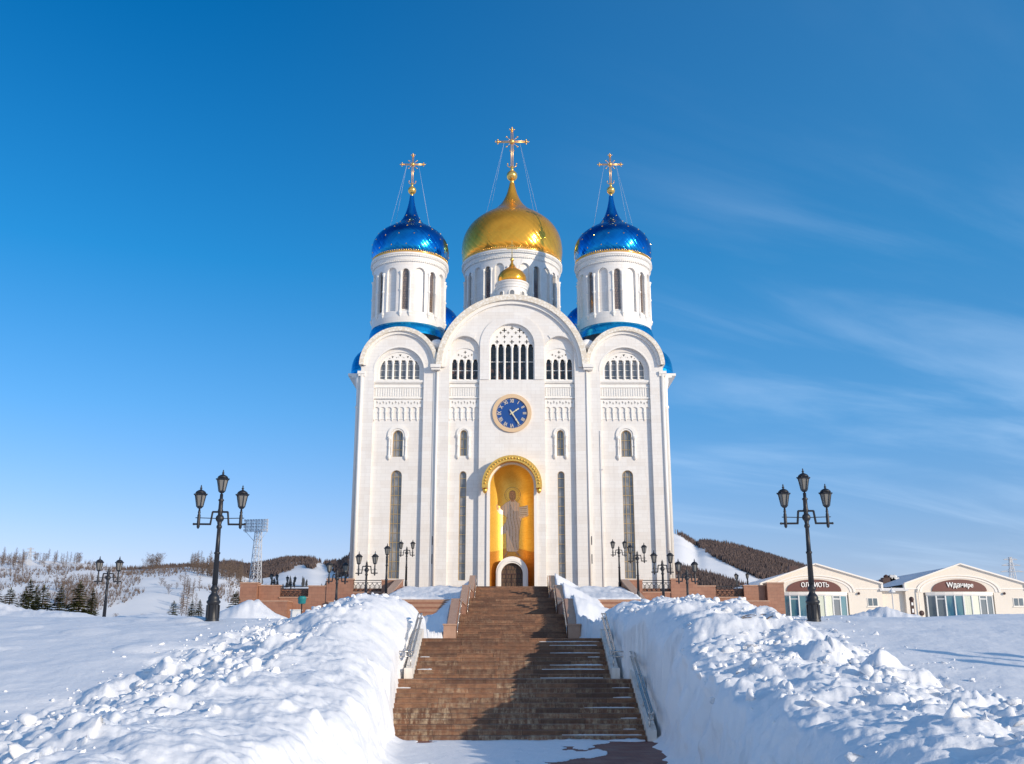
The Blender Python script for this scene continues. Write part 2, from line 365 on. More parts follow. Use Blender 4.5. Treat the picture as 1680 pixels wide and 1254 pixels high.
def arch(cx, hw, z0, zs, n=20, rz=None):
    """closed loop: straight jambs from z0 to zs, then a half circle (or ellipse of rise rz)"""
    rz = hw if rz is None else rz
    p = [(cx - hw, z0), (cx + hw, z0)]
    for i in range(n + 1):
        a = math.pi * i / n; p.append((cx + hw * math.cos(a), zs + rz * math.sin(a)))
    return p
def plate_mesh(loops, depth):
    cu = bpy.data.curves.new('plate', 'CURVE'); cu.dimensions = '2D'; cu.fill_mode = 'BOTH'; cu.extrude = depth / 2
    for lp in loops:
        q = [p for i, p in enumerate(lp) if abs(p[0] - lp[i - 1][0]) + abs(p[1] - lp[i - 1][1]) > 1e-5]
        sp = cu.splines.new('POLY'); sp.points.add(len(q) - 1); sp.use_cyclic_u = True
        for pt, (x, z) in zip(sp.points, q): pt.co = (x, z, 0, 1)
    o = bpy.data.objects.new('plate', cu); COL.objects.link(o)
    dg = bpy.context.evaluated_depsgraph_get(); me = bpy.data.meshes.new_from_object(o.evaluated_get(dg))
    bpy.data.objects.remove(o); bpy.data.curves.remove(cu)
    me.materials.clear(); return me
def plate(name, loops, y0, depth, mat, parent=None):
    """upright slab in the XZ plane with holes; its front face lies at y0"""
    me = plate_mesh(loops, depth)
    co = np.empty(len(me.vertices) * 3, dtype=np.float32); me.vertices.foreach_get('co', co); co = co.reshape(-1, 3)
    me.vertices.foreach_set('co', np.stack([co[:, 0], y0 + depth / 2 - co[:, 2], co[:, 1]], 1).ravel()); me.update()
    return link_mesh(name, me, mat, parent)
def join_into(objs, name):
    """merge freshly built meshes of one part"""
    bm = bmesh.new(); mats = []
    for o in objs:
        n0 = len(bm.faces); bm.from_mesh(o.data); bm.faces.ensure_lookup_table()
        mm = o.data.materials[0]
        if mm not in mats: mats.append(mm)
        for f in bm.faces[n0:]: f.material_index = mats.index(mm)
    me = bpy.data.meshes.new(name); bm.to_mesh(me); bm.free()
    par = objs[0].parent
    for m in mats: me.materials.append(m)
    for o in objs: bpy.data.objects.remove(o)
    r = bpy.data.objects.new(name, me); COL.objects.link(r); r.parent = par; return r
def text_mesh(body, size, thick=.02, bold=0.0, shear=0.0, sx=1.0):
    cu = bpy.data.curves.new('t', 'FONT'); cu.body = body; cu.size = size; cu.extrude = thick; cu.offset = bold; cu.shear = shear
    cu.align_x = 'CENTER'; cu.align_y = 'CENTER'
    o = bpy.data.objects.new('t', cu); COL.objects.link(o)
    dg = bpy.context.evaluated_depsgraph_get(); me = bpy.data.meshes.new_from_object(o.evaluated_get(dg))
    bpy.data.objects.remove(o); me.materials.clear()
    if sx != 1: me.transform(Matrix.Diagonal((sx, 1, 1, 1)))
    me.transform(Matrix.Rotation(math.pi / 2, 4, 'X')); return me

# ---- numpy noise
rs = np.random.RandomState(7); PT = rs.randint(0, 2**31, 4096)
def h2(i, j, seed=0): return PT[(i * 73 + PT[(j * 131 + seed * 977) & 4095]) & 4095] / 2.0**31
def vnoise(x, y, seed=0):
    i = np.floor(x).astype(np.int64); j = np.floor(y).astype(np.int64); u = x - i; v = y - j
    u = u * u * u * (u * (u * 6 - 15) + 10); v = v * v * v * (v * (v * 6 - 15) + 10)
    a = h2(i, j, seed); b = h2(i + 1, j, seed); c = h2(i, j + 1, seed); d = h2(i + 1, j + 1, seed)
    return (a * (1 - u) + b * u) * (1 - v) + (c * (1 - u) + d * u) * v - .5
def fbm(x, y, oct=5, seed=0, gain=.5):
    s = 0; a = 1.0
    for k in range(oct):
        ca, sa = math.cos(.7 * k + .4), math.sin(.7 * k + .4)
        s = s + a * vnoise((x * ca - y * sa) * 2**k + 17.3 * k, (x * sa + y * ca) * 2**k - 9.1 * k, seed + k); a *= gain
    return s
def lumps(x, y, size, seed, keep=.6, flat=.5):
    """scattered rounded snow clods: returns a height field in units of size"""
    X = x / size; Y = y / size; i = np.floor(X).astype(np.int64); j = np.floor(Y).astype(np.int64); out = np.zeros_like(X)
    for di in (-1, 0, 1):
        for dj in (-1, 0, 1):
            a = i + di; b = j + dj; px = a + h2(a, b, seed); py = b + h2(a, b, seed + 11)
            rr = .22 + .48 * h2(a, b, seed + 23)**1.5; on = h2(a, b, seed + 37) < keep
            ang = h2(a, b, seed + 41) * 6.28; ex = (X - px) * np.cos(ang) + (Y - py) * np.sin(ang); ey = -(X - px) * np.sin(ang) + (Y - py) * np.cos(ang)
            d = (np.abs(ex) ** 2.6 + np.abs(ey * 1.35) ** 2.6) ** (1 / 2.6) / rr
            tilt = 1 + .5 * ex / rr
            h = np.clip(1 - d ** 2, 0, 1) ** .85 * rr * flat * tilt
            out = np.maximum(out, np.where(on, h, 0))
    return out
def sstep(a, b, x): t = np.clip((x - a) / (b - a), 0, 1); return t * t * (3 - 2 * t)

# ---------------------------------------------------------------- stairs geometry (numbers shared with the ground)
RISE = .1405
Y0, TR = 32.0, .35                   # first riser, tread
LOWN1, LOWN2 = 12, 10
Y1 = Y0 + LOWN1 * TR + .75           # after the short landing
Y2 = Y1 + LOWN2 * TR                 # head of the lower stair
ZP = (LOWN1 + LOWN2) * RISE          # platform height
UY0, UN, UR, UT, UL = 64.0, 12, .1452, .36, 10.2
FLIGHTS = [(UY0 + k * (UN * UT + UL), ZP + k * UN * UR) for k in range(3)]
ZT = ZP + 3 * UN * UR                # church terrace height
YT = FLIGHTS[2][0] + UN * UT
def stair_z(y):
    z = np.zeros_like(y)
    z = np.where(y > Y0, (y - Y0) / TR * RISE, z); z = np.minimum(z, LOWN1 * RISE)
    z = np.where(y > Y1, LOWN1 * RISE + (y - Y1) / TR * RISE, z); z = np.minimum(z, ZP)
    for k, (fy, fz) in enumerate(FLIGHTS):
        z = np.where(y > fy, np.minimum(fz + (y - fy) / UT * UR, fz + UN * UR), z)
    return z

# ---------------------------------------------------------------- ground
LT = np.array([  # Y, edge, edge height, crest, crest height, outer foot
    (4, 3.0, .8, 5.5, 1.1, 8.5), (8, 3.0, .9, 5.5, 1.3, 9), (14, 3.0, 1.1, 5.6, 1.5, 10), (20, 3.0, 1.3, 5.8, 1.85, 11), (26, 3.1, 1.5, 6, 2.3, 10.6), (32, 3.7, 1.9, 6.1, 3.0, 9.8),
    (36, 3.9, 2.3, 5.9, 3.8, 9.2), (39, 3.85, 2.95, 5.8, 4.5, 8.8), (42, 3.8, 3.45, 5.7, 4.85, 8.6), (46, 3.9, 3.6, 5.7, 4.95, 8.5), (50, 4.4, 4.2, 6, 4.9, 9), (58, 6, 3.5, 7, 4.2, 10), (66, 8, 3.3, 9, 4.0, 11)])
RT = np.array([
    (4, 4.0, .8, 7, 1.2, 11), (8, 4.0, .9, 7, 1.35, 11.5), (14, 4.0, 1.1, 8, 1.6, 12), (20, 4.0, 1.3, 8.4, 1.9, 12), (26, 4.15, 1.6, 8.3, 2.4, 11.6), (30, 4.42, 2.2, 8, 3.1, 11.3), (32, 4.46, 2.3, 7.6, 3.8, 11.2), (35.6, 4.45, 2.9, 7.2, 4.3, 11),
    (36.6, 3.86, 3.1, 7.0, 4.4, 11), (39, 3.84, 3.5, 7.0, 4.5, 11), (42, 3.85, 3.6, 7.2, 4.55, 11.2), (46, 3.85, 3.7, 7.4, 4.6, 11.6), (50, 4.4, 3.9, 7.8, 4.6, 12), (58, 6, 3.5, 8.5, 4.3, 12), (66, 8, 3.3, 9.5, 4.0, 12)])
def plain(x, y):
    z = np.interp(y, [0, 12, 20, 24, 30, 36, 40, 43.5, 47, 60, 100, 140], [.5, .75, .98, 1.2, 2.2, 3.22, 3.78, 4.0, 4.02, 4.1, 4.5, 5.0])
    z = z + .25 * fbm(x * .09, y * .09, 3, 50) + .10 * fbm(x * .3 + y * .1, y * .22, 3, 55)
    z += .012 * fbm(x * 1.5, y * 2.2, 3, 56)
    return z
def pile(x, y, cx, cy, rx, ry, h):
    d = np.sqrt(((x - cx) / rx)**2 + ((y - cy) / ry)**2); return h * np.clip(1 - d, 0, 1) ** .8
def ground_z(x, y):
    a = np.abs(x); T = plain(x, y)
    wob = .35 * fbm(x * .15 + 9, y * .33, 3, 60)
    z = T.copy()
    rough = .25 * np.ones_like(z)
    for sgn, tab in ((-1, LT), (1, RT)):
        e, ze, c, zc, o = [np.interp(y, tab[:, 0], tab[:, k]) for k in range(1, 6)]
        o = o + 1.2 * fbm(x * .1, y * .25, 3, 62); zc = zc + .28 * wob; ze = ze + .2 * wob
        ef = e + .10 * fbm(x * 0 + 3, y * 1.3, 3, 64)
        q = np.clip((a - ef) / np.maximum(c - ef, .1), 0, 1); up = ze + (zc - ze) * (1 - (1 - q)**(2.2 if sgn < 0 else 4.2))
        r = np.clip((a - c) / np.maximum(o - c, .1), 0, 1); dn = zc + (T - zc) * (r * r * (3 - 2 * r) * .6 + .4 * r)
        prof = np.where(a < c, up, dn)
        m = (x * sgn > 0) & (y < 66)
        fade = sstep(66, 58, y)
        hz = T + (prof - T) * fade
        z = np.where(m & (a < o), hz, z)
        act = np.where(m, sstep(1.15, .9, (a - e) / (o - e)) * fade, 0)
        rough = np.maximum(rough, act * (np.where(a < c, .95, 1.25) if sgn > 0 else np.where(r > .02, 1.35, .75)))
    # platform and the ground beside the long upper stair
    sz = stair_z(y)
    side = np.maximum(ZP + .15 + .1 * fbm(x * .5, y * .3, 4, 70), sz + np.where(x > 0, 1.45, .7) - (a - 4.0) * .42 + .35 * fbm(x * .4, y * .3, 4, 71))
    slab = np.interp(y, [82.2, 83, 98, 99.5], [6.35, 6.6, 8.35, 8.4]) + .05 * fbm(x * .6, y * .5, 3, 73)
    w = sstep(9.8, 6.5, a) * sstep(46, 60, y) * (y < 82)
    z = np.where(y > 46, z + (np.maximum(side, np.where(y < 60, z * .0 + ZP, 0)) - z) * w, z)
    z = np.where((y >= 82) & (a < 10.6) & (y < 103), np.maximum(slab, sz + np.where(x > 0, 1.35, .6) - (a - 4.0) * .55 + .3 * fbm(x * .5, y * .4, 4, 74)), z)
    rough = np.where((y > 50) & (a < 10), .6, rough)
    # piles on the plateau
    for p in ((-15.7, 61, 2.5, 4, 1.25), (-20, 58, 3, 4, .3), (-37, 60, 9, 5, 1.5), (-47, 52, 9, 5, 1.1), (-28, 59, 5, 4, .7), (30, 82, 5, 4, 1.3), (53, 90, 10, 4, 3.1), (60, 88, 8, 4, 2.6), (21, 60, 4, 4, .35), (43, 86, 3.5, 3, .7)):
        h = pile(x, y, *p) * (1 + .5 * fbm(x * .5, y * .5, 4, 77)); z = z + h; rough = np.maximum(rough, np.clip(h, 0, 1))
    # clods and crumbs
    cl = lumps(x, y, 1.3, 1, .28, .62) * .55 + lumps(x, y, .66, 2, .40, .6) * .26 + lumps(x + 5, y, .33, 3, .45, .6) * .14
    nz = .34 * fbm(x * .8, y * .8, 5, 80, .5) + .10 * (np.abs(fbm(x * 1.7, y * 1.3, 4, 81)) - .2)
    patch = sstep(-.28, .22, fbm(x * .28, y * .28, 3, 90))
    rr = np.clip(rough, 0, 1.4)
    z = z + np.where(rr > .26, rr * (nz + cl * (.25 + .9 * patch)), .25 * nz * sstep(.2, .3, rr))
    # a few stray clods on the smooth plain
    z = z + np.where(rr <= .3, lumps(x + 2, y + 7, 1.9, 9, .10, .35) * .5, 0)
    # cut face beside the stair and the cleared ways
    e = np.where(x < 0, np.interp(y, LT[:, 0], LT[:, 1]), np.interp(y, RT[:, 0], RT[:, 1]))
    e = np.where(y > Y2 + 1.0, np.maximum(np.interp(y, [Y2 + 1, 60, 64, 130], [3.8, 4.6, 3.95, 3.95]), 0), e)
    e = e + np.where(y < Y0 - .5, .30, .05) * fbm(x * 0 + 5 + np.sign(x), y * 1.0, 4, 66) + np.where(y < Y2, .10, .0) * fbm(z * 1.5 + x * .2, y * .8, 3, 67)
    # floor: thin trodden snow on the pavement, low under the stairs
    thin = fbm(x * .45 + 2, y * .30, 4, 92, .6)
    fl = np.where(thin * 1.0 + np.interp(x, [-3, .6, 1.5, 4.5], [.5, .34, -.22, -.02]) > 0, .028 + .02 * fbm(x * 2, y * 2, 3, 93), -.05)
    drift = np.exp(-np.clip(a - 0, 0, 9) * 0) * np.clip(1 - (e - a) / .5, 0, 1)**2 * .22
    floor = np.where(y < Y0 - .02, fl + drift, np.where(y < Y2 + .1, sz - .55, np.where(y < UY0, ZP - .06, sz - .7)))
    k = np.where(y < Y0, .62, .16)
    m = sstep(e, e + k, a); m = np.where(y > 103.0, 1, m)
    z = floor + (z - floor) * m ** np.where(y < Y0, .55, 1.0)
    z = np.where((y > 99.6) & (a < 23), np.minimum(z, 7.6), z)
    z = np.where((a > 10.6) & (y > 80) & (a < 27), np.minimum(z, 4.6), z)
    return z
ts = np.concatenate([np.linspace(-1.15, -.56, 60)[:-1], np.linspace(-.56, .56, 880), np.linspace(.56, 1.15, 60)[1:]])
ys = [6.0]
while ys[-1] < 146: ys.append(ys[-1] * (1.0042 if ys[-1] < 50 else 1.009))
ys = np.array(ys); YY, TT = np.meshgrid(ys, ts, indexing='ij'); XX = TT * YY
ZZ = ground_z(XX, YY)
nr, ncl = ZZ.shape
idx = np.arange(nr * ncl).reshape(nr, ncl)
F = np.stack([idx[:-1, :-1], idx[:-1, 1:], idx[1:, 1:], idx[1:, :-1]], -1).reshape(-1, 4)
gx = np.abs(np.gradient(ZZ, axis=1) / np.maximum(np.gradient(XX, axis=1), 1e-3)); st = sstep(.9, 2.2, gx) * (YY < 50) * (np.abs(XX) < 7)
for _ in range(2): st[:, 1:-1] = (st[:, :-2] + st[:, 1:-1] * 2 + st[:, 2:]) / 4
DX = st * (.30 * vnoise(YY * 1.3, ZZ * 1.5, 201) + .20 * np.abs(vnoise(YY * 2.9, ZZ * 2.6, 202)) + .09 * vnoise(YY * 6.5, ZZ * 6.0, 203) + .04 * vnoise(YY * 14, ZZ * 13, 204)) * np.where(YY > Y0 - .3, .45, 1.0)
g = mesh_np('snow_ground', np.stack([XX + np.where(XX > 0, np.maximum(DX, -.1), np.minimum(DX, .1)), YY, ZZ], -1), F, 'snow', smooth=True)
tag(g, 'snow field with ploughed banks of lumpy snow either side of the stairs', 'snow', kind='structure')
def gz(x, y): return float(ground_z(np.array([[float(x)]]), np.array([[float(y)]]))[0, 0])

def clods(n, seed, size_f, where, name, label):
    r = np.random.RandomState(seed)
    bm = bmesh.new(); bmesh.ops.create_icosphere(bm, subdivisions=2, radius=1); base = np.array([v.co[:] for v in bm.verts]); tri_ = np.array([[v.index for v in f.verts] for f in bm.faces]); bm.free()
    X, Y = where(r, n); S = size_f(r, len(X), X, Y); Z = ground_z(X[:, None], Y[:, None])[:, 0]; V = []
    for k in range(len(X)):
        p = base.copy(); q = r.randn(7, 3); q /= np.linalg.norm(q, axis=1)[:, None]
        for nrm in q:                                   # slice a few facets off: broken blocks
            d = p @ nrm; cut = r.uniform(.25, .75); p = p - np.clip(d - cut, 0, None)[:, None] * nrm
        p *= np.array([1, r.uniform(.6, 1), r.uniform(.45, .85)]) * (1 + .08 * r.randn(len(p), 1))
        a = r.uniform(0, 6.28); c_, s_ = math.cos(a), math.sin(a); t = r.uniform(-.5, .5); ct, st = math.cos(t), math.sin(t)
        p = p @ np.array([[ct, 0, st], [0, 1, 0], [-st, 0, ct]]) @ np.array([[c_, s_, 0], [-s_, c_, 0], [0, 0, 1]])
        V.append(p * S[k] + (X[k], Y[k], Z[k] + S[k] * .12))
    V = np.concatenate(V); F = (tri_[None] + (np.arange(len(X)) * len(base))[:, None, None]).reshape(-1, 3)
    return tag(mesh_np(name, V, F, 'snow', smooth=True), label, 'snow', kind='stuff')
def on_left(r, n):
    y = 10 + 38 * r.rand(n) ** .9; c = np.interp(y, LT[:, 0], LT[:, 3]); o = np.interp(y, LT[:, 0], LT[:, 5]) + .3
    t = r.beta(2.2, 2.0, n); x = -(c - .6 + (o - c + .6) * t); k = fbm(x * .4, y * .4, 3, 95) > -.12; return x[k], y[k]
def on_right(r, n):
    y = 12 + 38 * r.rand(n); e = np.interp(y, RT[:, 0], RT[:, 1]) + .5; o = np.interp(y, RT[:, 0], RT[:, 5])
    x = e + (o - e) * r.beta(1.2, 1.3, n); k = fbm(x * .35, y * .35, 3, 96) > -.08; return x[k], y[k]
def on_foot(r, n):
    y = 18 + 26 * r.rand(n); s_ = np.where(r.rand(n) < .5, -1, 1); o = np.where(s_ < 0, np.interp(y, LT[:, 0], LT[:, 5]), np.interp(y, RT[:, 0], RT[:, 5]))
    return s_ * (o + .3 + 2.0 * r.rand(n) ** 2.5), y
sz1 = lambda r, n, x, y: .035 + .19 * r.rand(n) ** 4.0 + .02 * r.rand(n)
clods(1900, 41, sz1, on_left, 'snow_clods', 'broken snow clods heaped on the left bank')
clods(2300, 42, lambda r, n, x, y: .03 + .22 * r.rand(n) ** 4.0, on_right, 'snow_clods', 'snow clods strewn over the right bank')
clods(260, 43, lambda r, n, x, y: .03 + .10 * r.rand(n) ** 3, on_foot, 'snow_crumbs', 'small crumbs of snow that rolled onto the smooth field')

b = MB(); b.add([(-4000, -600, -.35), (4000, -600, -.35), (4000, 6000, -.35), (-4000, 6000, -.35)], [(0, 1, 2, 3)])
tag(b.build('ground', 'snow_far'), 'wide snow covered ground reaching the horizon', 'ground', kind='structure')
b = MB(); b.add([(-6, -12, 0), (9, -12, 0), (9, Y0 + .3, 0), (-6, Y0 + .3, 0)], [(0, 1, 2, 3)])
tag(b.build('pavement', 'paver'), 'red brick pavement at the foot of the stairs', 'pavement', kind='structure')

# ---------------------------------------------------------------- lower stair
rnd = random.Random(3)
def step_mesh(x0, x1, y, z, tread, rise, deep=.5):
    b = MB(); nose = .02
    # a slab with slightly uneven blocks and a rounded nose
    xs = [x0]
    while xs[-1] < x1 - 1.2: xs.append(xs[-1] + rnd.uniform(1.1, 1.7))
    xs.append(x1)
    for i in range(len(xs) - 1):
        dz = rnd.uniform(-.004, .004); dy = rnd.uniform(-.007, .007); c = .012
        zt = z + rise + dz; ya = y + dy; a, e = xs[i] + .003, xs[i + 1] - .003
        prof = [(ya, z - .02), (ya, z + rise - .045 + dz), (ya - nose, z + rise - .040 + dz), (ya - nose, zt - c), (ya - nose + c, zt), (y + tread + .06, zt), (y + tread + .06, z - deep), (ya, z - deep)]
        vs = [(a, p[0], p[1]) for p in prof] + [(e, p[0], p[1]) for p in prof]; n = len(prof)
        b.add(vs, [(k, (k + 1) % n, n + (k + 1) % n, n + k) for k in range(n)] + [tuple(range(n))[::-1], tuple(range(n, 2 * n))])
    return b
low = empty('stone_staircase', (0, Y0, 0), 'wide lower flight of worn red brown granite steps between snow banks', 'stairs')
def sub(o, parent):                      # keep world placement of a child built in world coordinates
    o.parent = parent; o.location = Vector(o.location) - parent.location; return o
for k in range(LOWN1):
    sub(step_mesh(-4.05, 4.1 - .0, Y0 + k * TR, k * RISE, TR if k < LOWN1 - 1 else TR + .8, RISE).build('step', 'step'), low)
for k in range(LOWN2):
    sub(step_mesh(-3.5, 3.5, Y1 + k * TR, (LOWN1 + k) * RISE, TR if k < LOWN2 - 1 else TR + 1.2, RISE).build('step', 'step'), low)
# drifted snow left on the treads at the right side and in the left corners
b = MB()
def drift_strip(x0, x1, yb, z, w, seed):
    n = max(6, int((x1 - x0) / .07)); r = random.Random(seed); vs = []; fs = []
    ph = r.uniform(0, 6)
    for i in range(n + 1):
        x = x0 + (x1 - x0) * i / n; t = i / n
        ww = w * (.35 + .65 * t) * (.7 + .3 * math.sin(x * 3 + ph) + r.uniform(-.12, .12)) * min(1, (1 - t) * 12 + .25) * min(1, t * 5 + .05)
        ww = max(ww, .015); hh = .012 + .30 * ww * r.uniform(.7, 1.15)
        vs += [(x, yb, z - .01), (x, yb, z + hh), (x, yb - ww * .55, z + hh * .62), (x, yb - ww, z - .003)]
    for i in range(n):
        for j in range(3): a = i * 4 + j; fs.append((a, a + 1, a + 5, a + 4))
    b.add(vs, fs, True)
for k in range(1, LOWN1 + LOWN2):
    up = k >= LOWN1
    y = (Y1 + (k - LOWN1) * TR) if up else Y0 + k * TR; z = k * RISE
    xr = 3.42 if up else 4.05
    L = rnd.choice((.6, 1.2, 1.9, 2.4)) * rnd.uniform(.8, 1.15)
    if k in (3, 5, 7, 9, 11, 13, 16, 19): continue
    drift_strip(xr - L, xr - rnd.uniform(0, .25), y - .004, z, .07 + .10 * rnd.random(), k)
    if k in (10, 11, 14, 17): drift_strip(-(3.45 if up else 3.95) , -(3.45 if up else 3.95) + rnd.uniform(.15, .55), y - .004, z, .16, k + 50)
drift_strip(-1.0, 4.05, Y0 - .003, 0, .3, 99)
tag(b.build('snow_drift', 'snow'), 'thin wedges of snow lying on the treads of the lower stairs', 'snow', kind='stuff')

# low whitewashed side walls with steel handrails
def slope_wall(x0, x1, pts, thick_down=.9):
    b = MB(); vs = []; n = len(pts)
    prof = [(y, z) for y, z in pts] + [(y, z - thick_down) for y, z in reversed(pts)]
    vs = [(x0, *p) for p in prof] + [(x1, *p) for p in prof]; m = len(prof)
    fs = [(k, (k + 1) % m, m + (k + 1) % m, m + k) for k in range(m)]
    for k in range(n - 1): fs += [(k, k + 1, m - 2 - k, m - 1 - k), (m + k, m + k + 1, 2 * m - 2 - k, 2 * m - 1 - k)]
    return b.add(vs, fs)
ya, yb_ = Y0, Y0 + LOWN1 * TR
for sgn, nm in ((1, 'right'), (-1, 'left')):
    w = empty('side_wall', (sgn * 3.7, Y0, 0), 'low pale wall along the %s edge of the lower stairs' % nm, 'wall')
    xo = 4.12 * sgn
    sub(slope_wall(min(xo, xo + .28 * sgn), max(xo, xo + .28 * sgn), [(ya - .1, .32), (yb_, LOWN1 * RISE + .34), (yb_ + .2, LOWN1 * RISE + .34)]).build('wall', 'white_stone'), w)
    xo = 3.52 * sgn
    sub(slope_wall(min(xo, xo + .28 * sgn), max(xo, xo + .28 * sgn), [(yb_ + .2, LOWN1 * RISE + .36), (Y1, LOWN1 * RISE + .36), (Y2, ZP + .36), (Y2 + .4, ZP + .36)]).build('upper_wall', 'white_stone'), w)
    r = empty('handrail', (sgn * 3.8, Y0, 0), 'double steel handrail in two stepped lengths on the %s side of the lower stairs' % nm, 'handrail')
    b = MB(); p = MB()
    xl, xu = 4.16 * sgn, 3.58 * sgn
    for dz, dx_ in ((0, 0), (-.17, 0), (0, .13 * sgn), (-.17, .13 * sgn)):
        b.tube([(xl + dx_, ya - .25, .80 + dz), (xl + dx_, ya - .15, .90 + dz), (xl + dx_, yb_ - .1, LOWN1 * RISE + .92 + dz), (xl + dx_, yb_ + .35, LOWN1 * RISE + .92 + dz)], .027, 6)
        b.tube([(xu + dx_, yb_ + .45, LOWN1 * RISE + .92 + dz), (xu + dx_, Y1, LOWN1 * RISE + .95 + dz), (xu + dx_, Y2, ZP + .95 + dz), (xu + dx_, Y2 + .35, ZP + .95 + dz)], .027, 6)
        b.tube([(xl + dx_, yb_ + .35, LOWN1 * RISE + .92 + dz), (xu + dx_, yb_ + .45, LOWN1 * RISE + .92 + dz)], .027, 6)
    for dz in (0, -.17):
        b.tube([(xl, ya - .25, .80 + dz), (xl + .13 * sgn, ya - .25, .80 + dz)], .027, 6)
        b.tube([(xu, Y2 + .35, ZP + .95 + dz), (xu + .13 * sgn, Y2 + .35, ZP + .95 + dz)], .027, 6)
    sub(b.build('rail', 'steel'), r)
    for k in range(4):
        t = k / 3; y = ya + .1 + t * (yb_ - ya - .2); z = (y - ya) / TR * RISE
        q = MB(); q.tube([(xl + .065 * sgn, y, z + .1), (xl + .065 * sgn, y, z + .78)], .022, 6).tube([(xl, y, z + .76), (xl + .13 * sgn, y, z + .76)], .014, 5)
        sub(q.build('post', 'steel'), r)
        y = Y1 + .1 + t * (Y2 - Y1 - .2); z = LOWN1 * RISE + (y - Y1) / TR * RISE
        q = MB(); q.tube([(xu + .065 * sgn, y, z + .2), (xu + .065 * sgn, y, z + .82)], .022, 6).tube([(xu, y, z + .80), (xu + .13 * sgn, y, z + .80)], .014, 5)
        sub(q.build('post', 'steel'), r)

# ---------------------------------------------------------------- platform and upper stair
b = MB(); b.box(-11, 11, Y2 + 1.2, UY0 + .3, ZP - .4, ZP)
tag(b.build('platform', 'step'), 'paved platform between the two flights', 'pavement', kind='structure')
up = empty('granite_staircase', (0, UY0, ZP), 'long narrow upper stairs climbing to the church door', 'stairs')
UW = 3.55
for k, (fy, fz) in enumerate(FLIGHTS):
    for i in range(UN):
        last = i == UN - 1
        sub(step_mesh(-UW, UW, fy + i * UT, fz + i * UR, UT if not last else UT + .15, UR).build('step', 'step'), up)
    if k < 2:
        q = MB(); q.box(-UW, UW, fy + UN * UT + .14, fy + UN * UT + UL + .1, fz + UN * UR - .5, fz + UN * UR - .003)
        sub(q.build('landing', 'step'), up)
for sgn, nm in ((1, 'right'), (-1, 'left')):
    w = empty('parapet_wall', (sgn * 3.8, UY0, ZP), 'sloping granite parapet on the %s side of the upper stairs' % nm, 'parapet')
    for k, (fy, fz) in enumerate(FLIGHTS):
        x0, x1 = sorted((sgn * 3.58, sgn * 4.02)); e = UL - .15 if k < 2 else .6
        zt = fz + UN * UR
        pts = [(fy - .7, fz + .80), (fy - .15, fz + .80), (fy + UN * UT, zt + .95), (fy + UN * UT + e, zt + .95)]
        if k: pts[0] = (fy - .14, fz + .95); pts = [pts[0]] + pts[2:]
        sub(slope_wall(x0, x1, pts, 1.6).build('wall', 'granite'), w)
        x0, x1 = sorted((sgn * 3.53, sgn * 4.07))
        sub(slope_wall(x0, x1, [(y, z + .1) for y, z in pts], .098).build('coping', 'parapet'), w)
    q = MB()
    q.box(*sorted((sgn * 3.45, sgn * 4.2)), UY0 - 1.3, UY0 - .72, ZP - .2, ZP + .92).box(*sorted((sgn * 3.40, sgn * 4.25)), UY0 - 1.35, UY0 - .67, ZP + .92, ZP + 1.02)
    sub(q.build('end_pillar', 'parapet'), w)
    q = MB()
    for k, (fy, fz) in enumerate(FLIGHTS):
        zt = fz + UN * UR; x = sgn * 3.42
        for dz in (.92, .70):
            q.tube([(x, fy - .5, fz + dz), (x, fy, fz + dz + .05), (x, fy + UN * UT, zt + dz + .1), (x, fy + UN * UT + .6, zt + dz + .1)], .025, 6)
        for i in range(4): y = fy + UN * UT * i / 3; z = fz + UN * UR * i / 3; q.tube([(x, y, z), (x, y, z + .98)], .02, 5)
    sub(q.build('handrail', 'steel'), w)
# broad cross stairs to either side, half under snow
for sgn, nm in ((1, 'right'), (-1, 'left')):
    c = empty('cross_stairs', (sgn * 7.4, 79.6, ZP), 'broad side steps half buried in snow to the %s of the upper stairs' % nm, 'stairs')
    x0, x1 = sorted((sgn * 4.05, sgn * 10.75)); n = 16; zb, zt = ZP + .1, 6.42; rr = (zt - zb) / n
    for i in range(n):
        q = MB(); q.box(x0, x1, 82.3 - (n - i) * .34, 82.3 - (n - i) * .34 + .42, zb + i * rr - .5, zb + (i + 1) * rr)
        q.box(x0, x1, 82.3 - (n - i) * .34 - .03, 82.3 - (n - i) * .34 + .04, zb + (i + 1) * rr - .04, zb + (i + 1) * rr + .003)
        sub(q.build('step', 'parapet' if i % 2 else 'granite'), c)

# ---------------------------------------------------------------- terrace walls
b = MB(); b.box(-24.9, 24.9, 100.7, 164, 1, ZT)
tag(b.build('terrace', 'granite'), 'raised church terrace', 'terrace', kind='structure')
def railing_panel(x0, x1, y, z0, z1):
    q = MB(); h = z1 - z0
    q.box(x0, x1, y, y + .12, z1 - .07, z1); q.box(x0, x1, y, y + .12, z0, z0 + .06); q.box(x0, x1, y + .03, y + .09, z1 - .26, z1 - .22)
    n = max(3, int((x1 - x0) / .42)); w = (x1 - x0) / n
    for i in range(n):
        xa = x0 + i * w; xb = xa + w; za, zb = z0 + .06, z1 - .24
        q.tube([(xa, y + .06, za), (xb, y + .06, zb)], .022, 4, False).tube([(xb, y + .06, za), (xa, y + .06, zb)], .022, 4, False)
        q.tube([((xa + xb) / 2 + .13 * math.cos(a), y + .06, (za + zb) / 2 + .13 * math.sin(a)) for a in [k * math.pi / 4 for k in range(9)]], .02, 4, False)
        q.tube([(xa, y + .06, za), (xa, y + .06, zb)], .018, 4, False)
    return q
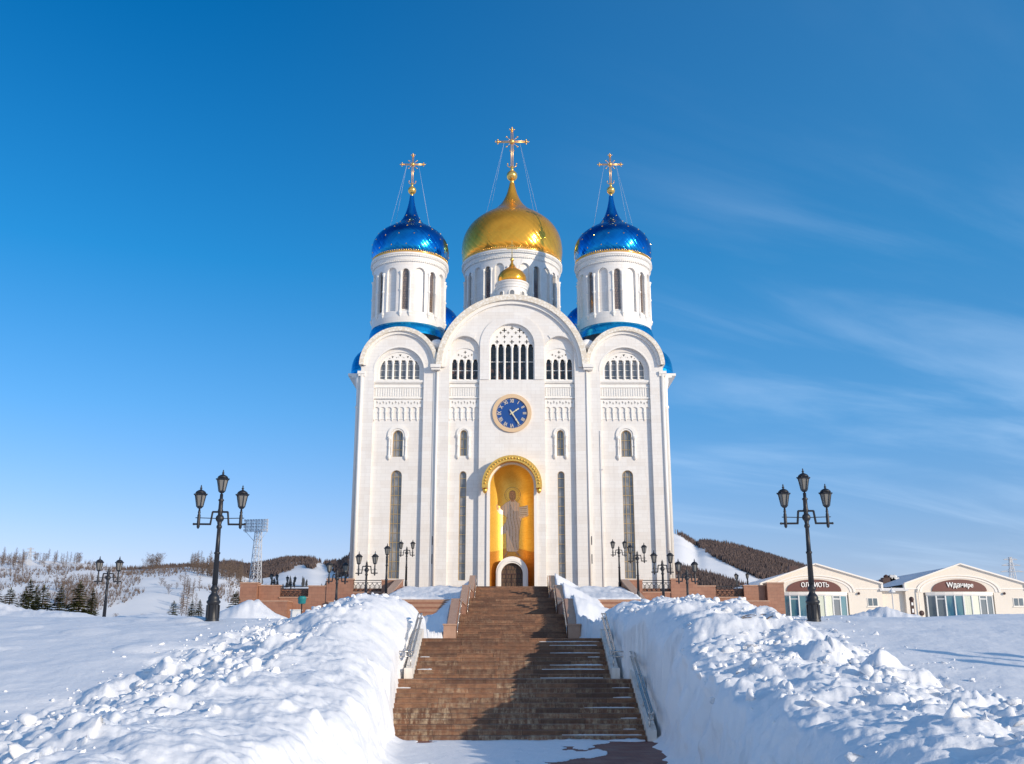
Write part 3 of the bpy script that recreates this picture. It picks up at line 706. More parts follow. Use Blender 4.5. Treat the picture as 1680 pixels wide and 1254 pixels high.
for sgn, nm in ((-1, 'left'), (1, 'right')):
    t = empty('terrace_wall', (sgn * 16, 100, 4), 'red granite retaining wall with iron railings to the %s of the church stairs' % nm, 'wall')
    def S(a, b_): return sorted((sgn * a, sgn * b_))
    def piece(name, a, b_, z0, z1, y0=100.0, y1=100.6, mat='granite', cop=True):
        q = MB(); q.box(*S(a, b_), y0, y1, z0, z1); sub(q.build(name, mat), t)
        if cop:
            q = MB(); q.box(*S(a - .05, b_ + .05), y0 - .06, y1 + .06, z1, z1 + .12); sub(q.build('coping', 'parapet'), t)
    ztop = 9.02
    piece('wall', 11.15, 12.9, 3.5, ztop)
    piece('wall', 12.9, 15.7, 3.5, 7.85)
    sub(railing_panel(*S(12.9, 15.7), 100.1, 7.97, 9.1).build('railing', 'white_metal' if 0 else 'iron'), t)
    piece('wall', 15.7, 18.3, 3.5, ztop + .1, 99.9, 100.62)
    piece('wall', 18.3, 20.1, 3.5, 8.45)
    piece('wall', 20.1, 22.9, 3.5, 7.35, 99.95, 100.55)
    sub(railing_panel(*S(20.1, 22.9), 100.1, 7.5, 8.5).build('railing', 'iron'), t)
    piece('wall', 22.9, 25.0, 3.5, 8.5)
    piece('pillar', 25.05, 26.7, 3.5, 8.72, 99.4, 100.9)
    piece('buttress', 21.6, 24.7, 3.5, 6.9, 97.6, 99.9)
    piece('base_course', 11.15, 18.0, 3.5, 6.9, 99.5, 99.98)
    # diagonal parapet beside the wide side steps
    x0, x1 = S(10.75, 11.35)
    pts = [(82.2, 5.4), (83.2, 5.9), (99.0, 8.95), (100.05, 9.05)]
    sub(slope_wall(x0, x1, pts, 3.2).build('diagonal_parapet', 'granite'), t)
    x0, x1 = S(10.68, 11.42)
    sub(slope_wall(x0, x1, [(y, z + .12) for y, z in pts], .118).build('coping', 'parapet'), t)
# snow on the copings
# ---------------------------------------------------------------- cathedral
CH = empty('cathedral', (0, 118, ZT), 'tall white marble cathedral with gold central dome and blue corner domes', 'cathedral')
def C(o): return sub(o, CH)
FY = 118.0; ZB = ZT - .3
SX = 13.93; SR = 4.66; SSP = 36.25      # side gable: centre, radius, springing
CR = 9.05; CSP = 35.95                  # centre gable
RW, RCX, RSP = 3.05, 13.9, 35.55        # side recess
def mirror(loop, s): return [(s * x, z) for x, z in loop]
# -- front walls
parts = []
for s in (-1, 1):
    out = [(9.27, ZB), (18.6, ZB), (18.6, SSP)] + [(SX + SR * math.cos(math.pi * i / 40), SSP + SR * math.sin(math.pi * i / 40)) for i in range(41)] + [(9.27, SSP)]
    rec = arch(RCX, RW, ZB + .1, RSP, 32)
    parts.append(plate('w', [mirror(out, s), mirror(rec, s)], FY, 1.2, 'marble'))
    # recess back wall with window openings
    back = arch(RCX, RW + .2, ZB + .1, RSP, 32)
    lun = arch(RCX, 2.62, 34.55, 35.5, 32); w1 = arch(RCX - .02, .62, 24.9, 27.55, 14); w2 = arch(RCX + .02, .66, 10.4, 22.6, 14)
    parts.append(plate('w', [mirror(l, s) for l in (back, lun, w1, w2)], FY + .42, .55, 'marble'))
out = [(-CR, ZB), (CR, ZB)] + [(CR * math.cos(math.pi * i / 60), CSP + CR * math.sin(math.pi * i / 60)) for i in range(61)]
strip = 3.95
recL = arch(-5.85, 1.85, ZB + .1, 38.15, 24)
niche = arch(0, 2.78, ZB + .1, 21.35, 32)
bigw = arch(0, 2.78, 34.4, 38.85, 32)
wallc = [out, recL, mirror(recL, -1), niche, bigw]
parts.append(plate('w', wallc, FY - .22, 1.2, 'marble'))
for s in (-1, 1):
    back = arch(5.85, 2.0, ZB + .1, 38.15, 24); lun = arch(5.83, 1.72, 34.5, 36.85, 24); w1 = arch(5.88, .42, 25.0, 27.75, 12); w2 = arch(5.90, .42, 10.2, 22.7, 12)
    parts.append(plate('w', [mirror(l, s) for l in (back, lun, w1, w2)], FY + .30, .6, 'marble'))
C(join_into(parts, 'front_wall'))
# body behind
b = MB(); b.box(-18.35, -3.4, FY + 1.25, 157, ZB, 35.6).box(3.4, 18.35, FY + 1.25, 157, ZB, 35.6).box(-3.4, 3.4, FY + 3.6, 157, ZB, 35.6).box(-3.4, 3.4, FY + 1.25, FY + 3.6, 24.6, 35.6)
for s in (-1, 1):
    for y in (119.5, 126, 133, 140, 147, 154): b.box(*sorted((s * 18.3, s * 18.85)), y, y + 2.2, ZB, 35.3)
C(b.build('body', 'marble'))
# -- relief arches and mouldings
def arch_band(cx, r0, r1, zs, y0, dep, a0=0, a1=math.pi, n=48, down=0.0):
    pts = [(cx + r1 * math.cos(a0 + (a1 - a0) * i / n), zs + r1 * math.sin(a0 + (a1 - a0) * i / n)) for i in range(n + 1)]
    inn = [(cx + r0 * math.cos(a0 + (a1 - a0) * i / n), zs + r0 * math.sin(a0 + (a1 - a0) * i / n)) for i in range(n + 1)]
    if down: pts = [(cx + r1, zs - down)] + pts + [(cx - r1, zs - down)]; inn = [(cx + r0, zs - down)] + inn + [(cx - r0, zs - down)]
    return pts + inn[::-1]
for s in (-1, 1):
    C(plate('archivolt', [mirror(arch_band(SX, SR - .62, SR - .02, SSP, 0, 0, down=.0), s)], FY - .30, .32, 'trim'))
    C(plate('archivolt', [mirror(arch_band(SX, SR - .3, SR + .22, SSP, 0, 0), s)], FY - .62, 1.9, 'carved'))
    C(plate('archivolt', [mirror(arch_band(RCX, RW, RW + .16, RSP, 0, 0, down=0), s)], FY - .05, .1, 'trim'))
C(plate('archivolt', [arch_band(0, CR - .85, CR - .02, CSP, 0, 0)], FY - .55, .36, 'trim'))
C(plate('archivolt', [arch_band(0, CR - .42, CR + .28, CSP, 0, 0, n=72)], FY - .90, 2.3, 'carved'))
# raised surface of the centre: arch over the big window and over the small ones
C(plate('relief_arch', [arch_band(0, 2.78, strip, 38.85, 0, 0, n=48, down=4.45)], FY - .34, .14, 'marble'))
for s in (-1, 1):
    C(plate('relief_arch', [arch_band(s * 5.85, 1.85, 2.35, 38.15, 0, 0, a0=.0 if s > 0 else .95, a1=math.pi - (.95 if s > 0 else 0), n=30)], FY - .32, .12, 'marble'))
# capitals where the gables meet, corner columns, string course
for s in (-1, 1):
    b = MB(); b.box(*sorted((s * 8.7, s * 10.0)), FY - .95, FY + .3, 35.8, 36.2).box(*sorted((s * 8.8, s * 9.9)), FY - .75, FY + .3, 35.55, 35.8)
    C(b.build('capital', 'trim')); b = MB()
    b.box(*sorted((s * 18.1, s * 19.0)), FY - .3, FY + 2.5, 35.15, 35.5).box(*sorted((s * 18.1, s * 18.9)), FY - .2, FY + 2.4, 34.9, 35.15)
    C(b.build('capital', 'trim'))
    b = MB(); b.lathe([(.30, ZB), (.30, 30.9), (.38, 31.0), (.38, 31.2), (.28, 31.3), (.30, 33.4), (.45, 34.2), (.45, 35.1)], (s * 18.88, FY + .55, 0), 16)
    b.lathe([(.22, ZB), (.22, 35.1)], (s * 18.5, FY - .02, 0), 12)
    C(b.build('corner_column', 'trim'))
    b = MB(); b.box(*sorted((s * 9.28, s * 9.6)), FY - .1, FY + .1, ZB, 35.4); b.lathe([(.13, ZB), (.13, 35.4)], (s * 9.17, FY - .25, 0), 10)
    C(b.build('pilaster_strip', 'trim'))
# horizontal courses and friezes under the windows
def q4(cx, cz, r, rot=0):
    p = []
    for k in range(4):
        a = k * math.pi / 2 + rot
        p += [(cx + r * .32 * math.cos(a - .8), cz + r * .32 * math.sin(a - .8)), (cx + r * .85 * math.cos(a - .30), cz + r * .85 * math.sin(a - .30)), (cx + r * 1.05 * math.cos(a), cz + r * 1.05 * math.sin(a)), (cx + r * .85 * math.cos(a + .30), cz + r * .85 * math.sin(a + .30))]
    return p
def light_loop(x, hw, z0, zt):
    """window light: narrow foot, wide body, trefoil-like head"""
    p = [(x - hw, z0), (x + hw, z0), (x + hw, zt - .42), (x + hw * .72, zt - .26)]
    for i in range(9): a = -.3 + (math.pi + .6) * i / 8; p.append((x + hw * .80 * math.cos(a), zt - .2 + .24 * math.sin(a)))
    return p + [(x - hw * .72, zt - .26), (x - hw, zt - .42)]
for s in (-1, 1):
    for cx, hw, y0, zs, n in ((RCX, RW, FY + .42, 34.3, 8), (5.85, 1.85, FY + .30, 34.3, 5)):
        b = MB(); x0, x1 = sorted((s * (cx - hw), s * (cx + hw)))
        b.box(x0, x1, y0 - .30, y0 + .02, zs - .12, zs + .12).box(x0, x1, y0 - .2, y0 + .02, zs - .26, zs - .12)
        C(b.build('window_sill', 'trim'))
        b = MB(); b.box(x0 + .03, x1 - .03, y0 - .05, y0 + .02, 32.15, 33.95)
        m = int(hw * 2 / .3)
        for i in range(m): xx = x0 + .1 + (x1 - x0 - .2) * (i + .5) / m; b.box(xx - .075, xx + .075, y0 - .13, y0 - .04, 32.45, 33.45)
        b.box(x0, x1, y0 - .17, y0 + .02, 33.5, 33.62).box(x0, x1, y0 - .22, y0 + .02, 32.1, 32.26)
        C(b.build('fluted_frieze', 'trim'))
        # hanging arcade
        sp = (x1 - x0) / n
        lp = [[(x0 + .03, 31.98), (x1 - .03, 31.98), (x1 - .03, 30.75)]]
        for i in range(n - 1, -1, -1):
            c = x0 + sp * (i + .5)
            lp[0] += [(c + sp * .5 * math.cos(math.pi * k / 10) * .86, 30.75 + sp * .40 * math.sin(math.pi * k / 10)) for k in range(11)]
        lp[0].append((x0 + .03, 30.75))
        holes = [[(x0 + sp * (i + .5) * 1.0 + dx_, z_) for dx_, z_ in ((-.14, 31.62), (0, 31.42), (.14, 31.62), (0, 31.82))] for i in range(n)]
        holes += [[(x0 + sp * i + dx_, z_) for dx_, z_ in ((-.12, 31.50), (0, 31.32), (.12, 31.50), (0, 31.70))] for i in range(1, n)]
        C(plate('hanging_arcade', lp + holes, y0 - .14, .16, 'trim'))
        b = MB()
        for i in range(n + 1):
            xx = min(max(x0 + sp * i, x0 + .08), x1 - .08)
            b.box(xx - .07, xx + .07, y0 - .15, y0 + .01, 29.75, 30.78).box(xx - .11, xx + .11, y0 - .19, y0 + .01, 30.35, 30.5).lathe([(.01, 29.3), (.09, 29.5), (.11, 29.75)], (xx, y0 - .06, 0), 8)
        b.box(x0, x1, y0 - .06, y0 + .01, 29.55, 29.63)
        C(b.build('arcade_colonnettes', 'trim'))
def glazing(cx, hw, z0, zs, y, pitch, glass, bars='brass', verts=(0,), name='window'):
    g = C(plate(name, [arch(cx, hw + .08, z0 - .05, zs, 16)], y, .05, glass)); b = MB()
    z = z0 + pitch * .8
    while z < zs + hw * .3: b.box(cx - hw, cx + hw, y - .06, y - .003, z - .035, z + .035); z += pitch
    for v in verts: b.box(cx + v * hw - .03, cx + v * hw + .03, y - .065, y - .004, z0, zs + math.sqrt(max(0, 1 - v * v)) * hw * .95)
    b.box(cx - hw, cx + hw, y - .07, y - .003, z0, z0 + .09)
    o = b.build('glazing_bars', bars); o.parent = g
    fr = plate('frame', [arch(cx, hw, z0, zs, 16), arch(cx, hw - .07, z0 + .07, zs, 16)], y - .10, .08, 'brass'); fr.parent = g
    return g
for s in (-1, 1):
    glazing(s * (RCX - .02), .62, 24.9, 27.55, FY + .80, 1.15, 'glass_grey', verts=(-.38, .38))
    glazing(s * (RCX + .02), .66, 10.4, 22.6, FY + .80, 1.12, 'glass_grey', verts=(-.38, .38))
    glazing(s * 5.88, .42, 25.0, 27.75, FY + .70, 1.2, 'glass_grey', verts=(.0,))
    glazing(s * 5.90, .42, 10.2, 22.7, FY + .70, 1.12, 'glass_grey', verts=())
    # raised surround of the upper small windows
    for cx, hw, z0, zs, y0, w in ((RCX - .02, .62, 24.9, 27.55, FY + .42, .62), (5.88, .42, 25.0, 27.75, FY + .30, .42)):
        C(plate('window_hood', [arch_band(s * cx, hw + w * .35, hw + w, zs, 0, 0, n=24, down=.35)], y0 - .16, .18, 'trim'))
        C(plate('window_hood', [arch_band(s * cx, hw + .02, hw + w * .30, zs, 0, 0, n=24, down=2.6)], y0 - .07, .09, 'trim'))
        b = MB()
        for k in (-1, 1):
            x = s * cx + k * (hw + w * .62)
            b.lathe([(.02, z0 - .45), (.16, z0 - .2), (.20, z0), (.20, z0 + .12), (.13, z0 + .22), (.12, z0 + 1.2), (.16, z0 + 1.25), (.16, z0 + 1.35), (.12, z0 + 1.4), (.13, zs - .55), (.24, zs - .4), (.24, zs - .2), (.15, zs - .15)], (x, y0 - .1, 0), 12)
        C(b.build('colonnette', 'trim'))
# -- traceried windows
def tracery(cx, hw, z0, zs, y, lights, holes, glass, cols, y_glass):
    lp = [arch(cx, hw, z0, zs, 36)] + lights + holes
    w = C(plate('arcade_window', lp, y, .22, 'trim'))
    gl = plate('pane', [arch(cx, hw + .1, z0 - .05, zs, 28)], y + y_glass, .05, glass); gl.parent = w
    b = MB()
    for x, zc in cols:
        b.lathe([(.16, z0), (.16, z0 + .12), (.11, z0 + .22), (.10, zc - .45), (.13, zc - .4), (.11, zc - .35), (.20, zc - .1), (.20, zc + .05)], (x, y - .02, 0), 10)
    c = b.build('colonnette', 'trim'); c.parent = w
    b = MB(); zz = z0 + (zs - z0) * .55
    if glass == 'glass_dark': b.box(cx - hw, cx + hw, y + .3, y + .36, zz - .04, zz + .04)
    else:
        for k in range(3): b.box(cx - hw, cx + hw, y + .20, y + y_glass, z0 + .5 + k * .75, z0 + .545 + k * .75)
    c = b.build('transom', 'white_metal'); c.parent = w
    for o in (gl, *w.children): 
        if o.parent is w: o.location = (0, 0, 0)
    for o in w.children: o.matrix_parent_inverse = Matrix.Translation(-Vector((0, 118, ZT))) @ Matrix.Translation(Vector((0, 118, ZT)))
    return w
sp = .925
L6 = [light_loop((i - 2.5) * sp, .315, 34.5, 39.05) for i in range(6)]
def up6(u, v): return ((u - 398) / 8.95 * .0745, 41.52 - (v - 300) / 8.95 * .0805)
H6 = [q4(*up6(u, v), r, rot) for u, v, r, rot in [(398, 340, .26, 0), (282, 372, .30, math.pi / 4 * 0), (512, 372, .30, 0), (228, 408, .2, 0), (340, 408, .2, 0), (455, 408, .2, 0), (566, 408, .2, 0), (174, 468, .15, 0), (286, 465, .23, 0), (396, 465, .17, 0), (512, 465, .23, 0), (618, 468, .15, 0), (174, 540, .27, 0), (286, 540, .18, 0), (396, 540, .29, 0), (510, 540, .18, 0), (618, 540, .27, 0)]]
tracery(0, 2.78, 34.4, 38.85, FY + .15, L6, H6, 'glass_dark', [((i - 2) * sp, 38.75) for i in range(5)], .45)
for s in (-1, 1):
    c = s * 5.83; sp4 = .86
    L4 = [light_loop(c + (i - 1.5) * sp4, .30, 34.6, 37.15) for i in range(4)]
    H4 = [q4(c, 38.1, .2), q4(c, 37.45, .24), q4(c - .82, 37.75, .15), q4(c + .82, 37.75, .15), q4(c - .42, 37.62, .12), q4(c + .42, 37.62, .12)]
    tracery(c, 1.72, 34.5, 36.85, FY + .42, L4, H4, 'glass_dark', [(c + (i - 1) * sp4, 36.95) for i in range(3)], .35)
    c = s * RCX; sp6 = .86
    LL = []
    for i in range(6):
        x = (i - 2.5) * sp6; hw = .30
        if abs(x) > 2:
            sg = 1 if x > 0 else -1; xo = sg * 2.42; xi = sg * (2.15 - .30)
            f = lambda xx: 35.5 + math.sqrt(max(0, 2.52**2 - xx * xx))
            lp = [(c + xi, 34.65)] + [(c + xi + (xo - xi) * k / 5, 34.65) for k in (5,)] + [(c + xi + (xo - xi) * k / 6, min(f(xi + (xo - xi) * k / 6) - .05, 37.0)) for k in range(6, -1, -1)]
            LL.append(lp if sg > 0 else lp[::-1])
        else:
            zt = 37.1
            LL.append([(c + x - hw, 34.65), (c + x + hw, 34.65), (c + x + hw, zt - .15), (c + x + .2, zt), (c + x - .2, zt), (c + x - hw, zt - .15)])
    HH = []
    for x, z, r in ((0, 37.72, .17), (-.95, 37.5, .15), (.95, 37.5, .15), (-.45, 37.42, .08), (.45, 37.42, .08), (-1.3, 37.3, .08), (1.3, 37.3, .08), (-.25, 37.5, .06), (.25, 37.5, .06)):
        HH.append([(c + x - r, z + r * .8), (c + x, z - r), (c + x + r, z + r * .8)])
    tracery(c, 2.62, 34.55, 35.5, FY + .55, LL, HH, 'glass_grey', [(c + (i - 2) * sp6, 36.9 if i in (1, 2, 3) else 36.75) for i in range(5)], .3)
# -- clock
CK = C(plate('clock', [[(2.12 * math.cos(a), 30.15 + 2.12 * math.sin(a)) for a in [2 * math.pi * k / 64 for k in range(64)]]], FY - .27, .04, 'clock_blue'))
ring = plate('rim', [[(2.38 * math.cos(2 * math.pi * k / 72), 30.15 + 2.38 * math.sin(2 * math.pi * k / 72)) for k in range(72)], [(1.9 * math.cos(2 * math.pi * k / 72), 30.15 + 1.9 * math.sin(2 * math.pi * k / 72)) for k in range(72)]], FY - .44, .2, 'clock_rim'); ring.parent = CK
for i, s_ in enumerate('XII I II III IIII V VI VII VIII IX X XI'.split()):
    a = math.pi / 2 - i * math.pi / 6; me = text_mesh(s_, .62, .015, .018, sx=.62 if len(s_) > 2 else .8)
    me.transform(Matrix.Translation((0, 0, 1.52))); me.transform(Matrix.Rotation(i * math.pi / 6, 4, 'Y'))
    me.transform(Matrix.Translation((0, FY - .30, 30.15)))
    o = link_mesh('numeral', me, 'numeral', CK)
b = MB()
for i in range(60):
    a = i * math.pi / 30; b.obox((1.82 * math.cos(a), FY - .285, 30.15 + 1.82 * math.sin(a)), (.055 * math.cos(a), 0, .055 * math.sin(a)), (0, .01, 0), (-.018 * math.sin(a), 0, .018 * math.cos(a)))
b.build('minute_marks', 'numeral', CK)
def hand(ang, L, w, tail, y, nm):
    u = Vector((math.sin(ang), 0, math.cos(ang))); v = Vector((math.cos(ang), 0, -math.sin(ang))); o = Vector((0, y, 30.15)); b = MB()
    pr = [(-tail, w * .3), (-tail * .6, w * .7), (0, w), (L * .3, w * .6), (L * .52, w * .55), (L * .60, w * 1.25), (L * .68, w * .5), (L * .9, w * .9), (L, w * .12)]
    vs = [o + u * a + v * c for a, c in pr] + [o + u * a - v * c for a, c in pr]; n = len(pr)
    vs += [p + Vector((0, .05, 0)) for p in vs]
    fs = [(i, i + 1, n + i + 1, n + i) for i in range(n - 1)] + [(i + 2 * n, n + i + 2 * n, n + i + 1 + 2 * n, i + 1 + 2 * n) for i in range(n - 1)]
    fs += [(i, i + 2 * n, i + 1 + 2 * n, i + 1) for i in range(n - 1)] + [(n + i, n + i + 1, n + i + 1 + 2 * n, n + i + 2 * n) for i in range(n - 1)]
    b.add(vs, fs); b.build(nm, 'hand', CK)
hand(R(148), 1.62, .10, .5, FY - .46, 'minute_hand'); hand(R(55), 1.05, .10, .3, FY - .40, 'hour_hand')
# -- portal: gilt hood, mosaic apse, door
hood = arch_band(0, 2.86, 3.55, 21.2, 0, 0, n=48, down=.35)
H = C(plate('portal_hood', [hood], FY - 1.55, 1.4, 'gold_relief'))
b = MB()
for i in range(27):
    a = math.pi * (i + .5) / 27
    b.ball((3.2 * math.cos(a), FY - 1.6, 21.2 + 3.2 * math.sin(a)), .12, 8, 6)
b.lathe([(.02, 20.2), (.25, 20.4), (.3, 20.85)], (-3.2, FY - 1.0, 0), 8).lathe([(.02, 20.2), (.25, 20.4), (.3, 20.85)], (3.2, FY - 1.0, 0), 8)
o = b.build('hood_beads', 'gold_relief'); o.parent = H
C(plate('portal_jamb', [arch_band(0, 2.62, 3.0, 21.3, 0, 0, n=48, down=21.3 - ZB)], FY - .42, .9, 'trim'))
# apse tiles, coloured cell by cell
RA = 2.76; NA, NZ = 220, 460; z0a, z1a = ZB, 21.35
def inpoly(px_, pz_, poly):
    ins = np.zeros(px_.shape, bool); n = len(poly)
    for i in range(n):
        x1, y1 = poly[i]; x2, y2 = poly[(i + 1) % n]
        c = ((y1 > pz_) != (y2 > pz_)) & (px_ < (x2 - x1) * (pz_ - y1) / ((y2 - y1) if abs(y2 - y1) > 1e-9 else 1e-9) + x1)
        ins ^= c
    return ins
def fig(u, v): return ((u - 320) / 5.22 * .0735 + .06, 24.0 - (v - 110) / 5.22 * .0775)   # traced proportions, in metres
def P_(pts): return [fig(*p) for p in pts]
robe = P_([(296, 385), (262, 400), (205, 452), (190, 425), (182, 430), (186, 470), (206, 498), (250, 505), (268, 520), (262, 560), (225, 600), (212, 640), (222, 668), (262, 640), (268, 790), (285, 800), (355, 800), (372, 790), (380, 640), (392, 560), (400, 530), (455, 520), (458, 512), (378, 510), (378, 440), (382, 410), (350, 388), (340, 372), (302, 372)])
mantle = P_([(292, 395), (330, 470), (372, 470), (376, 520), (392, 560), (380, 640), (374, 780), (345, 795), (300, 700), (275, 620), (262, 650), (225, 665), (215, 640), (228, 600), (262, 560), (272, 500), (285, 470)])
book = P_([(376, 436), (452, 428), (456, 512), (374, 520)]); face = P_([(300, 318), (308, 308), (332, 308), (340, 320), (342, 345), (330, 372), (312, 374), (300, 348)])
hair = P_([(290, 330), (296, 306), (320, 297), (342, 305), (350, 330), (348, 365), (338, 376), (302, 376), (290, 362)]); neck = P_([(308, 365), (334, 365), (340, 392), (304, 392)])
hand1 = P_([(180, 425), (190, 420), (205, 452), (196, 470), (184, 460)]); foot1 = P_([(272, 798), (280, 800), (264, 842), (248, 845), (250, 830)]); foot2 = P_([(342, 800), (358, 800), (388, 828), (384, 838), (366, 834)])
bench_ = [(-5, 0), (5, 0), (5, 13.6), (-5, 13.6)]
aa = np.linspace(-math.pi / 2, math.pi / 2, NA + 1); zz_ = np.linspace(z0a, z1a, NZ + 1); NQ = 80
# body of the apse then quarter dome above (rows continue over the top)
rows = [(RA * np.sin(aa), RA * np.cos(aa), np.full(NA + 1, z)) for z in zz_]
for k in range(1, NQ + 1):
    ph = math.pi / 2 * k / NQ; rows.append((RA * np.cos(ph) * np.sin(aa), RA * np.cos(ph) * np.cos(aa), np.full(NA + 1, z1a + RA * math.sin(ph))))
V = np.stack([np.stack([r[0] * .985, FY + .25 + r[1] * .985 * 1.0, r[2]], -1) for r in rows])
nr = V.shape[0]; idx = np.arange(nr * (NA + 1)).reshape(nr, NA + 1)
F = np.stack([idx[:-1, :-1], idx[1:, :-1], idx[1:, 1:], idx[:-1, 1:]], -1).reshape(-1, 4)
cen = (V[:-1, :-1] + V[1:, :-1] + V[1:, 1:] + V[:-1, 1:]) / 4
fx = cen[..., 0] ; fz = cen[..., 2]
# unroll: widen by depth so the figure reads upright on the curved wall
mi = np.zeros(fx.shape, int)
mi[fz < 13.9 + .35 * np.cos(fx)] = 1
hx, hz_ = fig(321, 337); rad = np.hypot(fx - hx, fz - hz_)
mi[(rad < .98) & (rad > .93)] = 4; mi[(rad < .80) & (rad > .77)] = 4
body = inpoly(fx, fz, robe); mi[body] = 2
mt = inpoly(fx, fz, mantle); mi[mt] = 3
fold = (np.sin(fx * 17 + fz * 1.6 + np.sin(fz * 2.2) * 1.1) > .88) & body; mi[fold] = np.where(mt[fold], 4, 3)
for poly, k in ((hair, 4), (neck, 5), (face, 5), (hand1, 5), (foot1, 5), (foot2, 5), (book, 6)): mi[inpoly(fx, fz, poly)] = k
for (u, v, ru, rv) in ((311, 331, 4, 1.6), (329, 331, 4, 1.6), (320, 356, 6, 1.2), (320, 343, 1.6, 5), (320, 367, 9, 5)):
    ex, ez = fig(u, v); mi[((fx - ex) / (ru / 5.22 * .0735 + .02))**2 + ((fz - ez) / (rv / 5.22 * .0775 + .02))**2 < 1] = 4
bl = inpoly(fx, fz, book) & (np.sin(fz * 26) > .85) & (np.abs(fx - fig(415, 0)[0]) < .42); mi[bl] = 4
# thin outline
edge = body & ~(np.roll(body, 1, 1) & np.roll(body, -1, 1) & np.roll(body, 1, 0) & np.roll(body, -1, 0)); mi[edge] = 4
mats = ['mo_gold', 'mo_orange', 'mo_pink', 'mo_grey', 'mo_line', 'mo_skin', 'mo_white']
flat = mi.ravel(); figm = np.isin(flat, (2, 3, 4, 5, 6))
apse = C(mesh_np('mosaic_niche', V, F[~figm], mats, smooth=True, mi=flat[~figm]))
o = mesh_np('mosaic_figure', V, F[figm], mats, apse, smooth=True, mi=flat[figm])
# door with arched surround standing in the apse
DY = FY + .95
C(plate('door_surround', [arch(0, 1.88, ZB, 11.15, 32), arch(0, 1.28, ZB - .001 + .02, 11.0, 28)], DY, .9, 'trim'))
C(plate('door_surround', [arch_band(0, 1.42, 1.72, 11.05, 0, 0, n=36, down=2.9)], DY - .1, .12, 'trim'))
dr = C(plate('door', [arch(0, 1.32, ZB, 11.0, 24)], DY + .45, .12, 'door')); b = MB()
b.box(-1.28, 1.28, DY + .36, DY + .44, 10.95, 11.06).box(-.04, .04, DY + .36, DY + .44, ZB, 11.0)
for x in (-.65, .65): b.box(x - .03, x + .03, DY + .38, DY + .44, ZB, 12.0)
for z in (9.3, 10.2): b.box(-1.28, 1.28, DY + .38, DY + .44, z - .03, z + .03)
b.build('door_ribs', 'dark_brown', dr)
# slit vents and a downpipe
b = MB()
for s in (-1, 1):
    b.box(*sorted((s * 9.35, s * 9.43)), FY - .13, FY - .09, 14.3, 15.3).box(*sorted((s * 9.35, s * 9.43)), FY - .13, FY - .09, 12.1, 13.2)
C(b.build('vent_slit', 'iron'))
b = MB(); b.tube([(10.65, FY - .03, 28), (10.65, FY - .03, 9)], .05, 6); b.box(10.6, 10.95, FY - .1, FY + .02, 23.2, 23.35); C(b.build('lightning_conductor', 'galv'))
# -- roofs behind the gables
def barrel(cx, cz, r, y0, y1, n=40, a0=0, a1=math.pi):
    b = MB(); vs = []; fs = []
    for y in (y0, y1):
        for i in range(n + 1): a = a0 + (a1 - a0) * i / n; vs.append((cx + r * math.cos(a), y, cz + r * math.sin(a)))
    for i in range(n): fs.append((i, i + 1, n + 2 + i, n + 1 + i))
    return b.add(vs, fs, True)
for s in (-1, 1): C(barrel(s * SX, SSP, SR + .05, FY + .6, FY + 16).build('gable_roof', 'blue_roof'))
C(barrel(0, CSP, CR + .05, FY + .6, FY + 40).build('gable_roof', 'blue_roof'))
b = MB(); b.box(-18.2, 18.2, FY + 1.2, 157, 35.6, 37.2); C(b.build('roof_deck', 'blue_roof'))
for s in (-1, 1):                                   # side gables seen edge-on
    for yc in (124.2, 152.5):
        b = MB(); n, m = 20, 8; vs = []; fs = []
        for j in range(m + 1):
            t = j / m; x = 17.0 + 3.5 * math.sin(t * math.pi / 2 * .95); rr = 4.9 * (math.cos(t * math.pi / 2 * .66)); 
            for i in range(n + 1): a = math.pi * i / n; vs.append((s * x, yc + rr * math.cos(a), 35.75 + (rr * .95) * math.sin(a)))
        for j in range(m):
            for i in range(n): p = j * (n + 1) + i; fs.append((p, p + 1, p + n + 2, p + n + 1))
        fs.append([m * (n + 1) + i for i in range(n + 1)])
        b.add(vs, fs, False); C(b.build('side_gable_roof', 'blue_roof'))
        b = MB(); x0, x1 = s * 18.3, s * 20.55
        for (xo, za_, zb2) in ((20.5, 35.45, 35.75), (20.0, 35.2, 35.45), (19.4, 34.9, 35.2), (19.1, 34.3, 34.9)): b.box(*sorted((s * 18.3, s * xo)), yc - 4.4, yc + 4.4, za_, zb2)
        C(b.build('side_cornice', 'trim'))
for s in (-1, 1): b = MB(); b.ball((s * 9.4, FY + 1.0, 39.1), .95, 16, 10, .85); C(b.build('roof_snow', 'snow'))

